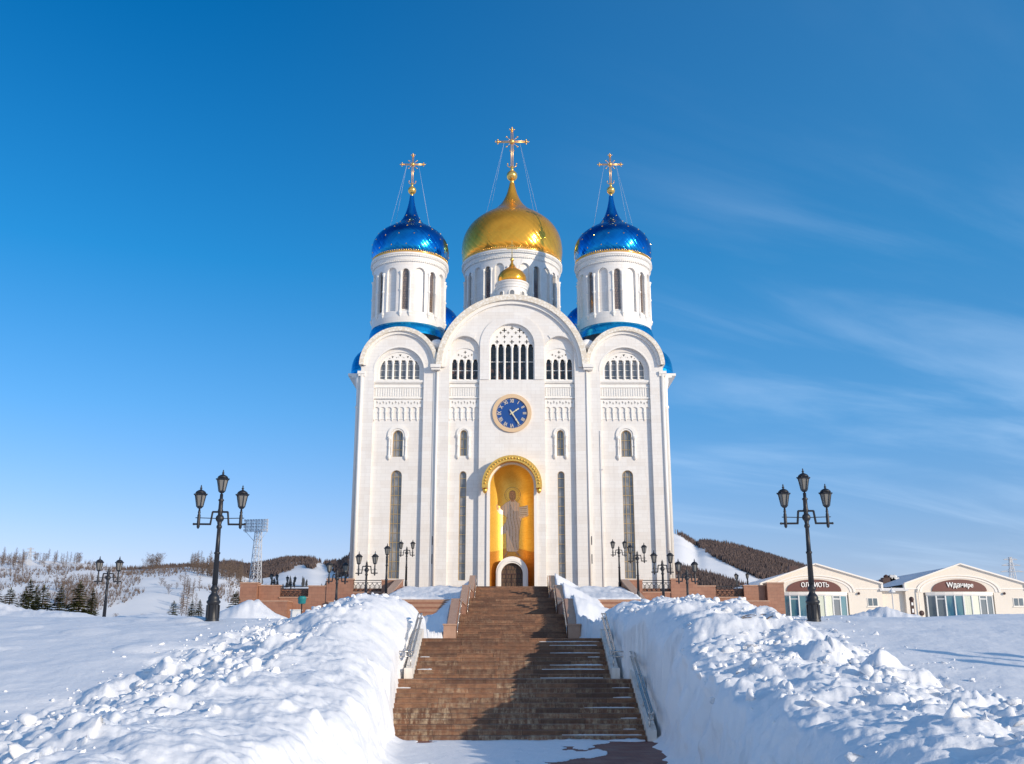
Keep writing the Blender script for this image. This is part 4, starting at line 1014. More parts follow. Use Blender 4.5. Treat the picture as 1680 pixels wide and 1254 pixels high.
# -- towers
def ring_seg(b, r0, r1, z0, z1, n=72):
    b.lathe([(r0, z0), (r1, z0), (r1, z1), (r0, z1)], (0, 0, 0), n, False, False)
STAR = {}
def tower(loc, Rd, z0, z1, zn0, nb, dome_prof, dome_mat, cross_h, stars, Rcap, seed, hw_b, hw_w, first=True, band=True, dn=96):
    """drum from z0 to z1 (local z = world), nb bays, every other one a window"""
    T = bpy.data.objects.new('tower', None); COL.objects.link(T); T.location = Vector((loc[0], loc[1], 0)) - Vector((0, 118, ZT)) ; T.parent = CH
    def A(o): o.parent = T; return o
    drum = MB(); Ri = Rd - .34; da = 2 * math.pi / nb
    drum.lathe([(Ri, z0), (Ri, z1)], (0, 0, 0), nb * 6, True, False)
    ztop = z1 - .95; aw = []
    for k in range(nb):
        ac = -math.pi / 2 + k * da; win = k % 2 == 0; hw = (hw_w if win else hw_b) / Rd; zb = zn0; zs = ztop - .95 - hw * Rd * .0 - (hw_b - 0)
        m = 10; pa = [(ac - hw * math.cos(math.pi * i / m), zs + hw * Rd * math.sin(math.pi * i / m)) for i in range(m + 1)]
        def pc(r, a, z): return (r * math.cos(a), r * math.sin(a), z)
        vs = []; fs = []
        for a, z in pa: vs += [pc(Rd, a, z), pc(Rd, a, ztop), pc(Ri, a, z)]
        for i in range(m): o = 3 * i; fs += [(o, o + 3, o + 4, o + 1), (o, o + 2, o + 5, o + 3)]
        drum.add(vs, fs)
        al, ar = ac - da / 2, ac + da / 2
        for (p, q, jamb) in ((al, ac - hw, ac - hw), (ac + hw, ar, ac + hw)):
            st = 3; vs = []; fs = []
            for i in range(st + 1): a = p + (q - p) * i / st; vs += [pc(Rd, a, zb), pc(Rd, a, ztop)]
            for i in range(st): fs.append((2 * i, 2 * i + 2, 2 * i + 3, 2 * i + 1))
            n_ = len(vs); vs += [pc(Rd, jamb, zb), pc(Rd, jamb, zs), pc(Ri, jamb, zs), pc(Ri, jamb, zb)]; fs.append((n_, n_ + 1, n_ + 2, n_ + 3)); drum.add(vs, fs)
        # sloping sill
        vs = [pc(Rd, ac - hw, zb), pc(Rd, ac + hw, zb), pc(Ri, ac + hw, zb + .25), pc(Ri, ac - hw, zb + .25)]; drum.add(vs, [(0, 1, 2, 3)])
        aw.append((ac, win, hw, zb, zs))
    drum.lathe([(Rd, z0), (Rd, zn0 - .001)], (0, 0, 0), nb * 6, True, False)
    drum.lathe([(Rd, ztop), (Rd, z1)], (0, 0, 0), nb * 6, True, False)
    A(drum.build('drum', 'marble'))
    # corbelled cornice with dentils
    cb = MB(); Rc = Rcap
    cb.lathe([(Rd, ztop - .05), (Rd + .09, ztop), (Rd + .09, ztop + .12), (Rd + .16, ztop + .2), (Rd + .16, ztop + .32), (Rc - .16, z1 - .3), (Rc - .02, z1 - .22), (Rc, z1), (Rc - .3, z1 + .12), (Rd * .8, z1 + .14)], (0, 0, 0), 96, False, False)
    nd = int(2 * math.pi * Rd / .27)
    for i in range(nd):
        a = 2 * math.pi * i / nd
        if math.sin(a) > .45: continue
        u = Vector((math.cos(a), math.sin(a), 0)); v = Vector((-math.sin(a), math.cos(a), 0)); rm = (Rd + Rc) / 2 + .10
        cb.obox(u * (rm) + Vector((0, 0, z1 - .42)), u * .12, v * .065, (0, 0, .09))
        cb.obox(u * (Rd + .12) + Vector((0, 0, ztop - .18)), u * .09, v * .06, (0, 0, .07))
    A(cb.build('cornice', 'trim'))
    # colonnettes between the bays
    cm = MB()
    for k in range(nb):
        ac, win, hw, zb, zs = aw[k]
        for sg in (-1, 1):
            a = ac + sg * (hw + .16 / Rd)
            if math.sin(a) > .5: continue
            c = (Rd * math.cos(a), Rd * math.sin(a), 0); mz = (zb + zs) / 2 + .2
            if win: cm.lathe([(.02, zb - .75), (.16, zb - .5), (.16, zb - .35), (.24, zb - .3), (.24, zb - .05), (.15, zb), (.12, zb + .2), (.115, mz - .15), (.19, mz - .08), (.19, mz + .08), (.115, mz + .15), (.115, zs - .45), (.17, zs - .38), (.13, zs - .3), (.23, zs - .1), (.23, zs + .05), (.1, zs + .08)], c, 8)
    A(cm.build('colonnette', 'trim'))
    for k in range(nb):
        ac, win, hw, zb, zs = aw[k]
        if not win or math.sin(ac) > .3: continue
        h = hw * .86; m = 10; r = Ri + .03; vs = []; 
        loop = [(ac - h, zb + .35), (ac + h, zb + .35)] + [(ac + h * math.cos(math.pi * i / m), zs + .05 + h * Rd * math.sin(math.pi * i / m)) for i in range(m + 1)]
        vs = [(r * math.cos(a), r * math.sin(a), z) for a, z in loop]
        wb = MB(); wb.add(vs, [tuple(range(len(vs)))])
        A(wb.build('window', 'glass_brown'))
    # dome: lathe with UV for the sheet pattern
    prof = dome_prof; pts = []
    from mathutils import geometry
    kn = len(prof)
    P2 = [Vector((p[0], p[1], 0)) for p in prof]
    for i in range(kn - 1):
        p0 = P2[max(i - 1, 0)]; p1 = P2[i]; p2 = P2[i + 1]; p3 = P2[min(i + 2, kn - 1)]
        for j in range(8):
            t = j / 8; pts.append(.5 * ((2 * p1) + (p2 - p0) * t + (2 * p0 - 5 * p1 + 4 * p2 - p3) * t * t + (3 * p1 - p0 - 3 * p2 + p3) * t**3))
    pts.append(P2[-1]); L = [0]
    for i in range(1, len(pts)): L.append(L[-1] + (pts[i] - pts[i - 1]).length)
    vs = []; fs = []; uvv = []
    for i, p in enumerate(pts):
        for k in range(dn + 1):
            a = 2 * math.pi * k / dn; vs.append((p.x * math.cos(a), p.x * math.sin(a), p.y)); uvv.append((k / dn, L[i] / L[-1]))
    for i in range(len(pts) - 1):
        for k in range(dn): o = i * (dn + 1) + k; fs.append((o, o + 1, o + dn + 2, o + dn + 1))
    me = bpy.data.meshes.new('dome'); me.from_pydata(vs, [], fs); me.polygons.foreach_set('use_smooth', [True] * len(fs))
    uvl = me.uv_layers.new(name='UVMap'); li = np.empty(len(me.loops), dtype=np.int32); me.loops.foreach_get('vertex_index', li)
    uvl.data.foreach_set('uv', np.array(uvv, dtype=np.float32)[li].ravel()); me.update()
    dm = A(link_mesh('dome', me, dome_mat))
    b = MB(); b.lathe([(Rcap - .25, z1 + .10), (Rcap - .10, z1 + .12), (Rcap - .06, z1 + .24), (Rcap - .3, z1 + .34)], (0, 0, 0), 96)
    nbd = int(2 * math.pi * Rcap / .32)
    for i in range(nbd):
        a = 2 * math.pi * i / nbd
        if math.sin(a) < .4: b.ball(((Rcap - .16) * math.cos(a), (Rcap - .16) * math.sin(a), z1 + .38), .1, 6, 4)
    A(b.build('gold_ring', 'gold'))
    if stars:
        for zf, cnt in stars:
            i = int(zf * (len(pts) - 1)); p = pts[i]
            for k in range(cnt):
                a = 2 * math.pi * (k + (.5 if int(zf * 100) % 2 else 0)) / cnt
                if math.sin(a) > .3: continue
                c = Vector(((p.x + .03) * math.cos(a), (p.x + .03) * math.sin(a), p.y)); u = Vector((-math.sin(a), math.cos(a), 0))
                tz = (pts[min(i + 1, len(pts) - 1)] - pts[i]).normalized(); t_ = Vector((tz.x * math.cos(a), tz.x * math.sin(a), tz.y)); n_ = u.cross(t_)
                if n_.dot(Vector((c.x, c.y, 0))) < 0: n_ = -n_
                if 'star' not in STAR:
                    w = MB(); q = [((.12 if j % 2 == 0 else .05) * math.cos(math.pi * j / 6), (.12 if j % 2 == 0 else .05) * math.sin(math.pi * j / 6), 0) for j in range(12)]
                    w.add(q + [(0, 0, .06)], [(j, (j + 1) % 12, 12) for j in range(12)]); so_ = w.build('star', 'gold'); STAR['star'] = so_.data; bpy.data.objects.remove(so_)
                o = bpy.data.objects.new('star', STAR['star']); COL.objects.link(o); o.parent = T
                mm = Matrix((u, t_, n_)).transposed().to_4x4(); mm.translation = c; o.matrix_local = mm
    # ball and cross
    zt = prof[-1][1]; s = cross_h / 6.0; zb0 = zt + .9 * s
    b = MB(); b.lathe([(.24 * s, zt - .2 * s), (.20 * s, zt + .5 * s)], (0, 0, 0), 12); b.ball((0, 0, zb0), .62 * s, 20, 14)
    b.lathe([(.3 * s, zb0 + .5 * s), (.13 * s, zb0 + .8 * s), (.2 * s, zb0 + 1.0 * s), (.1 * s, zb0 + 1.2 * s)], (0, 0, 0), 10)
    A(b.build('finial_ball', 'gold'))
    H0 = zb0 + .55 * s; top = zt + cross_h + .9 * s; zc = H0 + (top - H0) * .68; arm = 1.62 * s
    b = MB(); w = .085 * s
    for dx_ in (-.10 * s, .10 * s): b.tube([(dx_, 0, H0), (dx_, 0, top - .3 * s)], .055 * s, 6)
    for dz_ in (-.08 * s, .08 * s): b.tube([(-arm, 0, zc + dz_), (arm, 0, zc + dz_)], .055 * s, 6)
    b.ball((0, 0, zc), .30 * s, 12, 8)
    for p in ((-arm, zc), (arm, zc), (0, top - .2 * s)):
        b.ball((p[0], 0, p[1]), .17 * s, 10, 6)
        for q in ((-.26, 0), (.26, 0), (0, .26), (0, -.26)):
            if stars or cross_h > 7: b.ball((p[0] + q[0] * s, 0, p[1] + q[1] * s), .085 * s, 6, 4)
    for sx_ in (-1, 1):
        for sz_ in (-1, 1): b.tube([(sx_ * .1 * s, 0, zc + sz_ * .1 * s), (sx_ * .62 * s, 0, zc + sz_ * .62 * s)], .03 * s, 5); b.ball((sx_ * .62 * s, 0, zc + sz_ * .62 * s), .10 * s, 8, 5)
        zc2 = H0 + (top - H0) * .12
        b.tube([(0, 0, zc2 - .1 * s), (sx_ * .3 * s, 0, zc2 - .12 * s), (sx_ * .52 * s, 0, zc2 + .05 * s), (sx_ * .5 * s, 0, zc2 + .3 * s)], .05 * s, 6); b.ball((sx_ * .5 * s, 0, zc2 + .3 * s), .09 * s, 6, 4)
        b.tube([(sx_ * .1 * s, 0, zc - .9 * s), (sx_ * .28 * s, 0, zc - 1.1 * s), (sx_ * .1 * s, 0, zc - 1.3 * s)], .03 * s, 5)
    A(b.build('cross', 'cross_gold'))
    b = MB(); sh = prof[-4 if len(prof) > 6 else -2]
    rw = .60 * Rcap; zw = float(np.interp(-rw, [-p[0] for p in prof[2:]], [p[1] for p in prof[2:]])) + .05
    if cross_h > 3.5:
        for sx_ in (-1, 1):
            for sy_ in (-1, 1): b.tube([(sx_ * .55 * arm, 0, zc - .12), (sx_ * rw * .84, sy_ * rw * .54, zw)], .013, 4)
        A(b.build('guy_wires', 'galv'))
    if band:
        b = MB(); b.lathe([(Rd + .35, z0 - 1.4), (Rd + .24, z0 - .6), (Rd + .03, z0 + .03), (Rd - .2, z0 + .1)], (0, 0, 0), 72, True, False)
        A(b.build('roof_skirt', 'blue_roof'))
    return T
blueprof = [(4.86, 51.9), (5.10, 52.8), (5.14, 53.9), (4.88, 55.0), (4.20, 56.0), (3.10, 56.85), (1.95, 57.6), (1.15, 58.6), (.68, 59.8), (.40, 61.0), (.27, 62.0)]
goldprof = [(7.05, 57.0), (7.40, 58.2), (7.48, 60.0), (7.12, 61.7), (6.20, 63.3), (4.75, 64.6), (3.05, 65.75), (1.70, 67.1), (.95, 68.5), (.55, 69.8), (.36, 70.7)]
smallprof = [(1.78, 48.05), (1.88, 48.5), (1.82, 49.1), (1.50, 49.65), (.98, 50.05), (.52, 50.4), (.26, 50.8), (.12, 51.25)]
tower((-SX + .3, 124.2), 4.76, 42.4, 51.8, 43.9, 16, blueprof, 'blue_dome', 5.5, [(.12, 16), (.25, 16), (.38, 16), (.50, 12), (.62, 8), (.72, 6)], 5.14, 1, .68, .44)
tower((SX - .45, 124.2), 4.76, 42.4, 51.8, 43.9, 16, blueprof, 'blue_dome', 5.5, [(.12, 16), (.25, 16), (.38, 16), (.50, 12), (.62, 8), (.72, 6)], 5.14, 2, .68, .44)
tower((0, 138), 6.98, 42.0, 57.0, 46.5, 24, goldprof, 'gold_dome', 8.1, None, 7.45, 3, .68, .46)
tower((-SX + .1, 156), 4.76, 38.4, 51.0, 43.9, 16, blueprof, 'blue_dome', 5.5, [(.12, 16), (.25, 16), (.38, 16), (.50, 12), (.62, 8), (.72, 6)], 5.14, 4, .68, .44)
tower((SX - .1, 156), 4.76, 38.4, 51.0, 43.9, 16, blueprof, 'blue_dome', 5.5, [(.12, 16), (.25, 16), (.38, 16), (.50, 12), (.62, 8), (.72, 6)], 5.14, 5, .68, .44)
# small gilt turret on the front gable: drum with round-headed windows
TT_ = bpy.data.objects.new('turret', None); COL.objects.link(TT_); TT_.location = Vector((0, 121.2, 0)) - Vector((0, 118, ZT)); TT_.parent = CH
b = MB(); b.lathe([(1.9, 43.5), (1.9, 47.1), (2.0, 47.15), (2.0, 47.35), (2.1, 47.5), (2.1, 47.7), (2.22, 47.85), (2.22, 48.0), (1.7, 48.05)], (0, 0, 0), 48, False, False)
b.build('drum', 'marble', TT_)
for k in range(8):
    a = -math.pi / 2 + k * math.pi / 4; u = Vector((math.cos(a), math.sin(a), 0)); v = Vector((-math.sin(a), math.cos(a), 0))
    if math.sin(a) > .3: continue
    w = MB(); lp = arch(0, .26, 45.3, 46.35, 10); w.add([u * (1.93 if abs(x) < .3 else 1.9) + v * x + Vector((0, 0, z)) for x, z in lp], [tuple(range(len(lp)))])
    wo_ = w.build('window', 'glass_grey', TT_)
    w = MB(); ring_ = arch(0, .42, 45.2, 46.35, 12); inn = arch(0, .28, 45.2, 46.35, 12); n = len(ring_)
    vs = [u * 1.98 + v * x + Vector((0, 0, z)) for x, z in ring_] + [u * 1.98 + v * x + Vector((0, 0, z)) for x, z in inn] + [u * 1.86 + v * x + Vector((0, 0, z)) for x, z in ring_] + [u * 1.86 + v * x + Vector((0, 0, z)) for x, z in inn]
    fs = []
    for i in range(n): j = (i + 1) % n; fs += [(i, j, n + j, n + i), (i, 2 * n + i, 2 * n + j, j), (n + i, n + j, 3 * n + j, 3 * n + i)]
    w.add(vs, fs); w.build('frame', 'trim', wo_)
pts = smallprof
vs = []; fs = []; uvv = []; dn = 64
fine = []
P2 = [Vector((p[0], p[1], 0)) for p in pts]
for i in range(len(P2) - 1):
    p0 = P2[max(i - 1, 0)]; p1 = P2[i]; p2 = P2[i + 1]; p3 = P2[min(i + 2, len(P2) - 1)]
    for j in range(6): t = j / 6; fine.append(.5 * ((2 * p1) + (p2 - p0) * t + (2 * p0 - 5 * p1 + 4 * p2 - p3) * t * t + (3 * p1 - p0 - 3 * p2 + p3) * t**3))
fine.append(P2[-1])
for i, p in enumerate(fine):
    for k in range(dn + 1): a = 2 * math.pi * k / dn; vs.append((p.x * math.cos(a), p.x * math.sin(a), p.y)); uvv.append((k / dn, i / len(fine)))
for i in range(len(fine) - 1):
    for k in range(dn): o = i * (dn + 1) + k; fs.append((o, o + 1, o + dn + 2, o + dn + 1))
me = bpy.data.meshes.new('dome'); me.from_pydata(vs, [], fs); me.polygons.foreach_set('use_smooth', [True] * len(fs))
uvl = me.uv_layers.new(name='UVMap'); li = np.empty(len(me.loops), dtype=np.int32); me.loops.foreach_get('vertex_index', li)
uvl.data.foreach_set('uv', np.array(uvv, dtype=np.float32)[li].ravel()); me.update()
link_mesh('dome', me, 'gold_small', TT_)
b = MB(); b.ball((0, 0, 51.5), .26, 14, 10); b.lathe([(.09, 51.1), (.06, 52.3)], (0, 0, 0), 8)
b.box(-.045, .045, -.04, .04, 51.7, 54.1).box(-.62, .62, -.04, .04, 53.0, 53.09).box(-.35, .35, -.04, .04, 53.5, 53.57)
for p in ((-.62, 53.04), (.62, 53.04), (0, 54.15)): b.ball((p[0], 0, p[1]), .08, 8, 5)
b.build('cross', 'gold', TT_)

# ---------------------------------------------------------------- street lamps
def lantern_parts(s=1.0):
    f = MB()
    f.lathe([(.05, -.12), (.035, -.02), (.09, .0), (.13, .05), (.14, .07)], (0, 0, 0), 6)
    for k in range(6):
        a = math.pi * k / 3; f.tube([(.135 * math.cos(a), .135 * math.sin(a), .06), (.232 * math.cos(a), .232 * math.sin(a), .56)], .02, 4, False)
    f.lathe([(.12, .05), (.15, .06), (.15, .085), (.12, .09)], (0, 0, 0), 6, False)
    f.lathe([(.20, .545), (.275, .55), (.285, .585), (.25, .62), (.235, .64)], (0, 0, 0), 6, False)
    f.lathe([(.235, .64), (.205, .70), (.13, .755), (.05, .79), (.03, .82), (.055, .845), (.055, .87), (.02, .90), (.035, .935), (.008, 1.0)], (0, 0, 0), 12)
    for k in range(6): a = math.pi * k / 3; f.ball((.275 * math.cos(a), .275 * math.sin(a), .60), .03, 6, 4)
    g = MB(); g.lathe([(.118, .085), (.215, .55)], (0, 0, 0), 6, False, True)
    return f, g
def lamp_post(name, H, arm, triple, base=True, single=False):
    t = bpy.data.objects.new(name, None); COL.objects.link(t); t.empty_display_size = .5
    s = 1.0; b = MB()
    za = H - (2.02 if triple else 1.38)          # height of the arm axis
    if base:
        b.lathe([(.27, -.6), (.27, .0), (.25, .05), (.23, .62), (.27, .66), (.28, .72), (.22, .78), (.23, .86), (.19, .95), (.13, 1.02), (.11, 1.1), (.16, 1.16), (.17, 1.22), (.11, 1.30), (.09, 1.42)], (0, 0, 0), 12, True)
        for k in range(8):
            a = math.pi * k / 4; b.obox((.245 * math.cos(a), .245 * math.sin(a), .32), (.012 * math.cos(a), .012 * math.sin(a), 0), (-.05 * math.sin(a), .05 * math.cos(a), 0), (0, 0, .26))
    else: b.lathe([(.14, -.8), (.14, .3), (.11, .4), (.09, .6)], (0, 0, 0), 10)
    o = b.build('base', 'iron', t)
    b = MB(); z0 = 1.38 if base else .5; zm = z0 + (za - z0) * .45
    b.lathe([(.088, z0), (.075, zm), (.095, zm + .02), (.095, zm + .08), (.07, zm + .1), (.058, za - .42), (.085, za - .38), (.085, za - .3), (.06, za - .26), (.075, za - .15), (.07, za + .25), (.085, za + .32), (.07, za + .38)] + ([(.065, za + .68), (.095, za + .74), (.05, za + .80), (.05, za + .98)] if triple else [(.05, za + .42), (.07, za + .48), (.02, za + .6), (.005, za + .68)]), (0, 0, 0), 12)
    b.v = [(x * 1.3, y * 1.3, z) for x, y, z in b.v]
    b.build('pole', 'iron', t)
    if single: pass
    else:
        b = MB(); w = arm; r = .043
        b.lathe([(.02, -.13), (.14, -.11), (.17, 0), (.14, .11), (.02, .13)], (0, 0, 0), 16)
        n0 = len(b.v); b.v = [(x, z, y + za) for x, y, z in b.v]
        for sx in (-1, 1):
            b.tube([(0, 0, za + .26), (sx * .30, 0, za + .26), (sx * .30, 0, za + .2)], r, 6, False).tube([(sx * .30, 0, za + .27), (sx * .36, 0, za - .24)], r, 6, False)
            b.tube([(sx * .33, 0, za - .235), (sx * (w + .17), 0, za - .235)], r, 6, False).tube([(sx * .16, 0, za + .0), (sx * (w + .13), 0, za + .02)], .018, 6, False)
            b.lathe([(.02, za - .42), (.06, za - .36), (.065, za - .2), (.065, za + .12), (.045, za + .18), (.06, za + .25), (.03, za + .30), (.04, za + .36)], (sx * w, 0, 0), 10)
            b.ball((sx * (w + .18), 0, za - .235), .05, 8, 5)
        b.build('cross_arm', 'iron', t)
    spots = [(-arm, za + .40), (arm, za + .40)] if not single else []
    if triple or single: spots.append((0, za + (1.03 if triple else .45)))
    for x, z in spots:
        f, g = lantern_parts()
        for m_ in (f, g): m_.v = [(a_ * .93, c_ * .93, e_ * .95) for a_, c_, e_ in m_.v]
        lo = f.build('lantern', 'iron', t); lo.location = (x, 0, z)
        g.build('glass', 'lamp_glass', lo)
    return t
def place(proto, used, loc, rz, label, cat, group):
    o = proto if not used else copy_tree(proto)
    o.location = loc; o.rotation_euler = (0, 0, rz); tag(o, label, cat, group); return o
tri = lamp_post('street_lamp', 6.0, .83, True)
place(tri, 0, (-11.75, 40, gz(-11.75, 40) + .02), R(4), 'tall black three-lantern lamp post in the snow left of the stairs', 'street lamp', 'three-lantern lamp posts')
place(tri, 1, (11.72, 39.6, gz(11.72, 39.6) + .02), R(-3), 'tall black three-lantern lamp post in the snow before the shops', 'street lamp', 'three-lantern lamp posts')
place(tri, 1, (25.0, 22.6, gz(25, 22.6)), R(60), 'tall black three-lantern lamp post beyond the right snow bank', 'street lamp', 'three-lantern lamp posts')
dbl = lamp_post('street_lamp', 4.6, .60, False, base=False)
DL = [(-25.6, 64, 3.55, 8.02, 'black two-lantern lamp post on the far left snow field beside the spruces', 10),
      (-12.9, 74.5, 2.2, 8.05, 'black two-lantern lamp post, lowest and leftmost before the left terrace wall', 20),
      (-10.6, 73.5, 2.2, 9.2, 'black two-lantern lamp post before the left railing, right of the lowest one', -5),
      (-10.75, 102.5, 9.0, 0, 'black two-lantern lamp post on top of the left diagonal parapet', 0),
      (10.6, 99.5, 8.9, 0, 'black two-lantern lamp post on top of the right diagonal parapet', 5),
      (10.85, 87.0, 6.1, 0, 'black two-lantern lamp post half way down the right diagonal parapet', -14),
      (10.9, 73.0, 2.2, 0, 'black two-lantern lamp post before the right railing', 3),
      (12.3, 71.0, 2.2, 0, 'black two-lantern lamp post, lowest of those before the right terrace wall', 10)]
TOPS = {0: (182, 912), 1: (553, 918), 2: (598, 904), 3: (667, 885), 4: (1016, 884), 5: (1045, 890), 6: (1083, 902), 7: (1125, 916)}
for i, (x, y, z, _, lab, rz) in enumerate(DL):
    tp = TOPS[i][1]; z = EYE + y * math.tan(R(PITCH) - math.atan((tp - 627) / 1629)) - 4.6
    o = place(dbl, i, (x, y, z), R(rz), lab, 'street lamp', 'two-lantern lamp posts')
sg = lamp_post('street_lamp', 4.6, .6, False, base=False, single=True)
place(sg, 0, (-9.95, 80.0, EYE + 80 * math.tan(R(PITCH) - math.atan((891 - 627) / 1629)) - 4.65), 0, 'black lamp post with one lantern beside the left railing', 'street lamp', None)
for i, (x, y, z, lab, rz) in enumerate([(-33.2, 141, 8.1, 'small distant lamp post, the left one of the pair behind the left terrace wall', 65), (-31.9, 146, 8.1, 'small distant lamp post, the right one of the pair behind the left terrace wall', 40),
                                       (30.9, 139, 8.0, 'small distant lamp post, the left one of the pair behind the right terrace wall', 70), (32.4, 139, 8.1, 'small distant lamp post, the right one of the pair behind the right terrace wall', 80)]):
    place(dbl, 1, (x, y, z), R(rz), lab, 'street lamp', 'two-lantern lamp posts')

# dry branches thrown up on the right bank
for i, (x, y, rz, lab) in enumerate([(7.5, 31.5, .3, 'bundle of dry brown branches half buried in the right snow bank'), (8.7, 29.5, 2.2, 'few bent brown stalks sticking out of the right snow bank nearer the camera')]):
    r_ = random.Random(60 + i); t = empty('dry_branches', (x, y, gz(x, y)), lab, 'branches'); t.rotation_euler = (0, 0, rz)
    for k in range(7 if i == 0 else 4):
        b = MB(); p = Vector((r_.uniform(-.5, .5), r_.uniform(-.3, .3), -.08)); pts_ = [p]
        d = Vector((r_.uniform(.5, 1), r_.uniform(-.4, .4), r_.uniform(.15, .5)))
        for j in range(5): pts_.append(pts_[-1] + d * .16); d += Vector((r_.uniform(-.1, .2), r_.uniform(-.25, .25), -.17))
        b.tube(pts_, .018, 5, True, .005); b.build('branch', 'bark', t)

# ---------------------------------------------------------------- floodlight mast
fm = empty('floodlight_mast', (-56.4, 222, 2), 'tall grey lattice stadium floodlight mast behind the left lamp post', 'floodlight')
fm.rotation_euler = (0, 0, R(-12))
b = MB(); Hm = 27.5; n = 15
def leg(i, t): w = 1.55 - 1.0 * t; return Vector(((-1, 1, 1, -1)[i] * w, (-1, -1, 1, 1)[i] * w, Hm * t - 2))
for i in range(4):
    b.tube([leg(i, 0), leg(i, 1)], .085, 5, False)
    for k in range(n):
        j = (i + 1) % 4; t0, t1 = k / n, (k + 1) / n
        b.tube([leg(i, t0), leg(j, t1)], .04, 4, False).tube([leg(j, t0), leg(i, t1)], .055, 4, False).tube([leg(i, t1), leg(j, t1)], .055, 4, False)
b.build('lattice_tower', 'galv', fm)
b = MB()
for k in range(4): b.box(-2.75, 2.75, -1.25 + .0, -1.05, Hm - 2.3 + k * .72, Hm - 2.2 + k * .72)
for x in (-2.6, -1.3, 0, 1.3, 2.6): b.box(x - .05, x + .05, -1.05, -.9, Hm - 2.4, Hm + .4)
b.tube([(-2.6, -.9, Hm - 2.2), (-.6, -.4, Hm - 4.4)], .05, 4).tube([(2.6, -.9, Hm - 2.2), (.6, -.4, Hm - 4.4)], .05, 4)
b.build('lamp_rack', 'galv', fm)
for k in range(4):
    for i in range(9):
        q = MB(); c = (-2.64 + i * .66, -1.45, Hm - 1.95 + k * .72); q.obox(c, (.22, 0, 0), (0, .12, .06), (0, -.07, .17))
        q.mi = 1; q.obox((c[0], c[1] - .15, c[2] - .08), (.18, 0, 0), (0, .004, .002), (0, -.055, .14)); q.build('floodlight', ['galv', 'flood_glass'], fm)

# ---------------------------------------------------------------- hills
def hill_mesh(name, x0, x1, y0, y1, nx, ny, fz, label, wood=None, mat='mountain'):
    X, Y = np.meshgrid(np.linspace(x0, x1, nx), np.linspace(y0, y1, ny)); Z = fz(X, Y)
    idx = np.arange(nx * ny).reshape(ny, nx); F = np.stack([idx[:-1, :-1], idx[:-1, 1:], idx[1:, 1:], idx[1:, :-1]], -1).reshape(-1, 4)
    o = mesh_np(name, np.stack([X, Y, Z], -1), F, mat, smooth=True)
    if wood is not None:
        at = o.data.attributes.new('wood', 'FLOAT', 'POINT'); at.data.foreach_set('value', wood(X, Y).astype(np.float32).ravel())
    tag(o, label, 'hill', kind='structure'); return o
# near snowy hillside at the left: terraces rising to a ridge
def ridge_left(x):     # skyline height as a function of x at y = 560
    return np.interp(x, [-520, -290, -240, -215, -180, -158, -140, -115, -60, 0], [50, 51.5, 49.5, 45.5, 47, 44, 36, 30, 22, 18])
def hill_l(x, y):
    t = np.clip((y - 320) / 240, 0, 1); zr = ridge_left(x * 560 / np.maximum(y, 1))
    z = 1.0 + (zr - 1) * (t ** .95) + 2.0 * np.sin(t * 20 + .01 * x) * t * (1 - t) * 1.6
    z += 3.0 * fbm(x * .012, y * .012, 4, 120) * (.3 + t)
    z = np.where(y > 560, z - (y - 560) * .06, z)
    return z * sstep(-2, -40, x) + (-2) * (1 - sstep(-2, -40, x))
hill_mesh('snowy_hill', -560, 0, 130, 680, 180, 160, hill_l, 'snowy hillside with terraces and scattered bare trees on the left', lambda x, y: .25 * sstep(.02, .30, fbm(x * .02, y * .016, 4, 130)) * np.ones_like(x))
# far wooded hills
def sky_far(u):        # elevation slope of the skyline against direction x/y
    return np.interp(u, [-.70, -.40, -.30, -.278, -.263, -.24, -.224, -.20, -.187, -.17, -.159, -.13, 0, .08, .165, .17, .185, .19, .215, .235, .27, .30, .34, .5], [.070, .074, .079, .081, .078, .081, .0845, .085, .081, .0825, .090, .097, .118, .128, .1105, .109, .0995, .102, .0995, .094, .083, .073, .060, .03])
def hill_f(x, y):
    u = x / y; t = np.clip((y - 700) / 800, 0, 1)
    z = sky_far(u) * 1500 * (t ** .9); z = z + 9 * fbm(x * .006, y * .006, 5, 140) * t * (1 - .8 * sstep(.85, 1, t))
    return np.where(y > 1500, sky_far(u) * 1500 - (y - 1500) * .3, z)
def wood_f(x, y):
    u = x / y; e = hill_f(x, y) / y
    w = np.ones_like(x)
    # ski slope on the right mountain: a white tongue from upper left to lower right
    c = np.interp(u, [.10, .165, .20, .25, .30], [.112, .094, .078, .058, .046]); hw = np.interp(u, [.1, .165, .20, .25], [.03, .017, .010, .006])
    w = w * (1 - sstep(hw * 1.15, hw * .85, np.abs(e - c)) * (u > .05))
    # snow patches on the left hills
    n = fbm(x * .009, y * .014, 4, 150)
    patch = sstep(-.08, .0, n) * (u < -.1) * sstep(.074, .064, e)
    d = np.sqrt(((u + .198 + .02 * vnoise(u * 60, e * 200, 5)) / .026)**2 + ((e - .068 + .008 * vnoise(u * 90, e * 300, 6)) / .011)**2); patch = np.maximum(patch, sstep(1.2, .8, d))
    d = np.sqrt(((u + .145) / .010)**2 + ((e - .085) / .007)**2); patch = np.maximum(patch, sstep(1.2, .8, d))
    w = w * (1 - .6 * sstep(.02, .2, fbm(x * .025, y * .006, 4, 170)))
    return np.clip(w - patch, 0, 1)
hill_mesh('mountain', -1150, 900, 640, 1640, 420, 160, hill_f, 'far hills with brown leafless woods and a white ski slope', wood_f)
